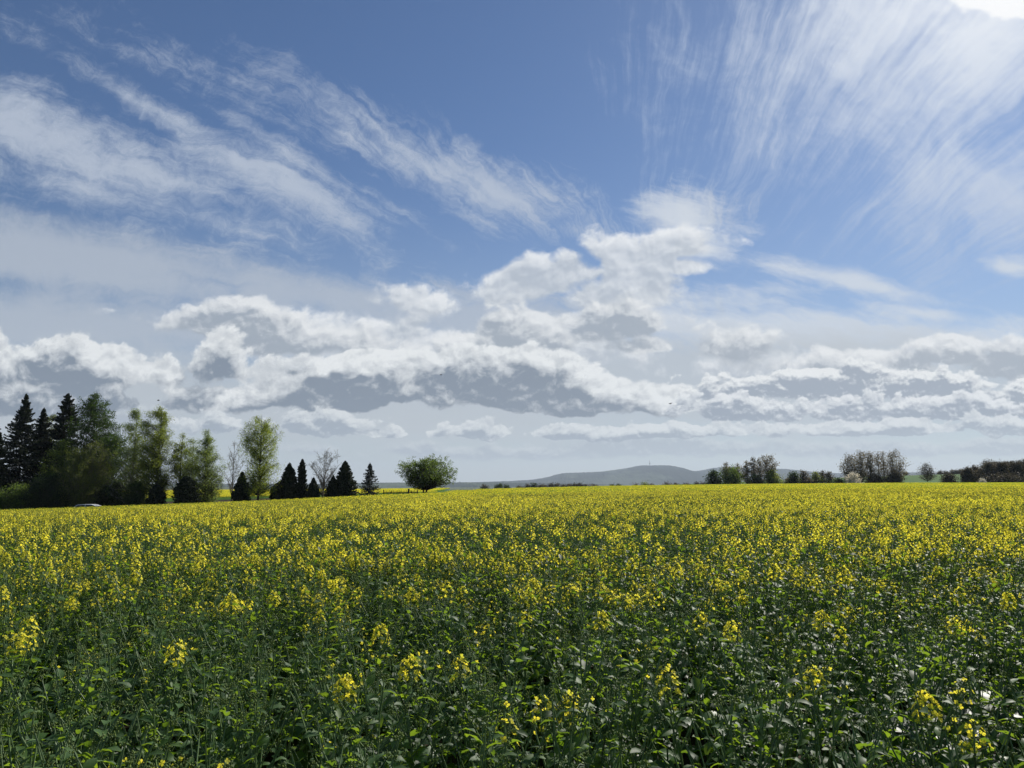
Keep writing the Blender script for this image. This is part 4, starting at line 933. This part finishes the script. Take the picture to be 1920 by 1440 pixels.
def build_hills():
    hill('hills', HILL, 11000, 8200, 14000, hill_mat('wooded_hill', (.014, .022, .020), (.075, .095, .065), (.02, .028, .024), .0011), 20.0, 3)
    hill('hills', RIDGE, 7000, 6000, 8200, hill_mat('wooded_ridge', (.022, .032, .022), (.07, .09, .045), (.04, .045, .03), .0016), 9.0, 5)
    # transmitter tower on the hill top
    def mast(px, top, bot, Y, label, full):
        q = at(px, bot, Y); H = (bot - top) / F_PX * Y * 1.02
        e = tag(empty('transmitter_tower' if full else 'radio_mast', (q.x, q.y, q.z - 12)), label, 'tower' if full else 'mast')
        c = plain_mat('tower_concrete', (.16, .15, .15), .9); rd = plain_mat('tower_red', (.30, .07, .06), .8)
        B = 12
        if full:
            def cyl(prof, name, m):
                link(name, tubes_mesh(name, [(np.array([[0, 0, z] for z, r in prof]), [r for z, r in prof])], m, 12), e)
            cyl([(0, 5.5), (B + H * .30, 4.2), (B + H * .62, 3.4)], 'shaft', c)
            cyl([(B + H * .40, 3.5), (B + H * .42, 9), (B + H * .46, 10), (B + H * .53, 10), (B + H * .56, 7), (B + H * .58, 3.5)], 'platform', c)
            cyl([(B + H * .62, 2.4), (B + H * .8, 1.8), (B + H, 1.2)], 'antenna', rd)
        else:
            link('pole', tubes_mesh('pole', [(np.array([[0, 0, 0], [0, 0, B + H * .5], [0, 0, B + H]]), [2.4, 1.9, 1.2])], c, 6), e)
            link('crossbar', tubes_mesh('crossbar', [(np.array([[-5., 0, B + H * .7], [0, 0, B + H * .72], [5, 0, B + H * .7]]), [1, 1.3, 1])], c, 5), e)
    mast(1218.5, 862, 875, 11000, 'tall transmitter tower with round platform on the blue hill top', True)
    mast(1208, 871.5, 875.5, 11000, 'tiny radio mast on the hill top left of the tower', False)
    mast(1212.5, 870.5, 875.5, 11000, 'tiny radio mast on the hill top next to the tower', False)
    mast(1349, 874, 879, 11000, 'thin mast on the second blue hill behind the thicket', False)
    mast(1489.5, 881, 887.5, 11000, 'thin double-armed mast on the ridge right of the thicket', False)
    mast(1493.5, 883, 888, 11000, 'shorter mast on the ridge just right of the thin double-armed one', False)
    mast(849, 902, 906.5, 7000, 'tiny mast on the low ridge right of the round tree', False)
    mast(862, 902.5, 906.5, 7000, 'second tiny mast on the low ridge right of the round tree', False)

# ------------------------------------------------------------------ car, fence, birds
def build_car():
    q = at(174, 945.3, 97.6); g = gz(q.x, q.y)
    e = tag(empty('parked_car', (q.x, q.y, 0), R(4)), 'white car parked behind the crop under the dark trees, only its roof showing', 'car')
    h = q.z                                                                # roof height
    e.location.z = h - 1.50
    paint = plain_mat('white_car_paint', (.86, .87, .88), .35, .5); glass = plain_mat('car_glass', (.02, .022, .025), .08, .6); rub = plain_mat('tyre_rubber', (.02, .02, .02), .8); rim = plain_mat('alloy', (.4, .4, .42), .3, .5, metallic=.8)
    lamp = plain_mat('lamp_glass', (.5, .5, .48), .15, .6); red = plain_mat('tail_lamp_red', (.4, .02, .02), .2, .6)
    def extrude(outline, w_top, w_bot, z_mid, name, m, parent):
        V, F = [], []; n = len(outline)
        for s in (-1, 1):
            for x, z in outline:
                f = max(0, min(1, (z - z_mid) / (1.5 - z_mid))); V.append((x, s * (w_bot * (1 - f) + w_top * f) * .5, z))
        F.append(list(range(n))[::-1]); F.append([n + i for i in range(n)])
        for i in range(n): j = (i + 1) % n; F.append([i, j, n + j, n + i])
        me = mesh_from(name, V, F, [m]); o = link(name, me, parent)
        bv = o.modifiers.new('b', 'BEVEL'); bv.width = .05; bv.segments = 3; bv.limit_method = 'ANGLE'; bv.angle_limit = R(25)
        return o
    body = extrude([(-2.15, .35), (-2.2, .75), (-2.1, .98), (-1.3, 1.02), (1.0, .98), (1.9, .82), (2.15, .62), (2.18, .35), (1.75, .28), (-1.75, .28)], 1.75, 1.78, .3, 'body', paint, e)
    extrude([(-2.0, .99), (-1.62, 1.37), (-.9, 1.44), (.25, 1.42), (1.15, .97)], 1.30, 1.66, .97, 'window_band', glass, e)
    roof = extrude([(-1.85, 1.32), (-1.5, 1.45), (-.8, 1.50), (.1, 1.49), (.75, 1.28), (.72, 1.24), (.1, 1.42), (-1.5, 1.38)], 1.28, 1.42, 1.24, 'roof', paint, e)
    for s in (-1, 1):
        for x, z0, x1, z1 in ((1.18, .96, .30, 1.44), (-.55, .98, -.6, 1.44), (-1.98, 1.0, -1.55, 1.40)):
            link('pillar', tubes_mesh('pillar', [(np.array([[x, s * .835, z0], [(x + x1) / 2, s * .77, (z0 + z1) / 2 + .02], [x1, s * .665, z1]]), [.04, .035, .035])], paint, 5), e)
        for x in (-1.32, 1.36):
            w = link('wheel', tubes_mesh('wheel', [(np.array([[x, s * .70, .31], [x, s * .72, .31], [x, s * .88, .31], [x, s * .90, .31]]), [.24, .31, .31, .25])], rub, 20), e)
            link('rim', tubes_mesh('rim', [(np.array([[x, s * .86, .31], [x, s * .905, .31], [x, s * .91, .31]]), [.2, .2, .01])], rim, 10), w)
        link('headlight', tubes_mesh('headlight', [(np.array([[2.02, s * .62, .70], [2.10, s * .62, .69], [2.17, s * .62, .66]]), [.13, .11, .03])], lamp, 8), e)
        link('tail_light', tubes_mesh('tail_light', [(np.array([[-2.12, s * .70, .85], [-2.20, s * .70, .84]]), [.12, .09])], red, 8), e)
        link('wing_mirror', tubes_mesh('wing_mirror', [(np.array([[.78, s * .86, 1.02], [.78, s * .97, 1.05], [.78, s * 1.05, 1.05]]), [.03, .09, .06])], paint, 7), e)
def build_fence():
    wood = plain_mat('weathered_wood', (.10, .085, .065), .9, .2, 8.0, (.05, .042, .034))
    y = 122.5
    a = at(719, 919.5, y); b = at(783, 919.5, y)
    e = tag(empty('wooden_fence', (a.x, y, gz(a.x, y))), 'low weathered wooden fence with posts between the blue spruce and the round tree', 'fence')
    top = a.z - e.location.z; L = b.x - a.x
    def box(name, x0, x1, y0, y1, z0, z1):
        V = [(x, yy, z) for x in (x0, x1) for yy in (y0, y1) for z in (z0, z1)]
        F = [(0, 1, 3, 2), (4, 6, 7, 5), (0, 4, 5, 1), (2, 3, 7, 6), (0, 2, 6, 4), (1, 5, 7, 3)]
        o = link(name, mesh_from(name, V, F, [wood]), e); bv = o.modifiers.new('b', 'BEVEL'); bv.width = .012; return o
    for f, w, ex in ((0, .12, .12), (.23, .07, 0), (.46, .07, .02), (.74, .26, .26), (.82, .08, .0), (1.0, .14, .1)): box('post', f * L - w / 2, f * L + w / 2, -.05, .05, -.1, top + ex)
    for z in (.28, .55, .80): box('rail', 0, L, -.075, -.055, top * z - .05, top * z + .05)
    n = int(L / .22)
    for i in range(1, n):
        x = i * L / n
        box('picket', x - .035, x + .035, .055, .075, .05, top * (.97 + .05 * math.sin(i * 2.1)))
def build_birds():
    m = plain_mat('bird_black', (.02, .02, .022), .7)
    for px, py, Y, ang, lb in ((1257, 757, 60, .5, 'tiny dark bird flying in front of the grey cloud right of the middle'), (827, 703, 80, -.4, 'tiny dark bird above the round tree, against the white cloud'), (297, 751, 70, .2, 'tiny dark bird in the sky above the left birches')):
        q = at(px, py, Y); e = tag(empty('bird', q, ang), lb, 'bird', 'birds in the sky')
        link('body', tubes_mesh('body', [(np.array([[-.13, 0, 0], [-.06, 0, 0], [.02, 0, .01], [.09, 0, .02], [.13, 0, .02]]), [.012, .028, .036, .022, .006])], m, 8), e)
        for s in (-1, 1):
            V = [(.03, 0, .02), (.06, s * .12, .07), (.0, s * .27, .05), (-.03, s * .26, .045), (-.02, s * .12, .055), (-.04, 0, .015)]
            o = link('wing', mesh_from('wing', V, [tuple(range(6))], [m]), e); sd_ = o.modifiers.new('t', 'SOLIDIFY'); sd_.thickness = .006
def build_haze():
    m = bpy.data.materials.new('haze'); m.use_nodes = True; nt = m.node_tree
    for n in list(nt.nodes): nt.nodes.remove(n)
    o = nt.nodes.new('ShaderNodeOutputMaterial'); v = nt.nodes.new('ShaderNodeVolumePrincipled')
    v.inputs['Color'].default_value = (.74, .84, 1.0, 1); v.inputs['Density'].default_value = HAZE; v.inputs['Anisotropy'].default_value = .2
    nt.links.new(v.outputs[0], o.inputs['Volume'])
    x0, x1, y0, y1, z0, z1 = -11000, 11000, -300, 14200, -16, 420
    V = [(x, yy, z) for x in (x0, x1) for yy in (y0, y1) for z in (z0, z1)]
    F = [(0, 1, 3, 2), (4, 6, 7, 5), (0, 4, 5, 1), (2, 3, 7, 6), (0, 2, 6, 4), (1, 5, 7, 3)]
    tag(link('haze', mesh_from('haze', V, F, [m])), 'pale blue summer haze over the distant hills', 'haze', kind='stuff')
HAZE = 5.5e-5
build_hills(); build_left_trees(); build_far_trees(); build_car(); build_fence(); build_birds(); build_haze()
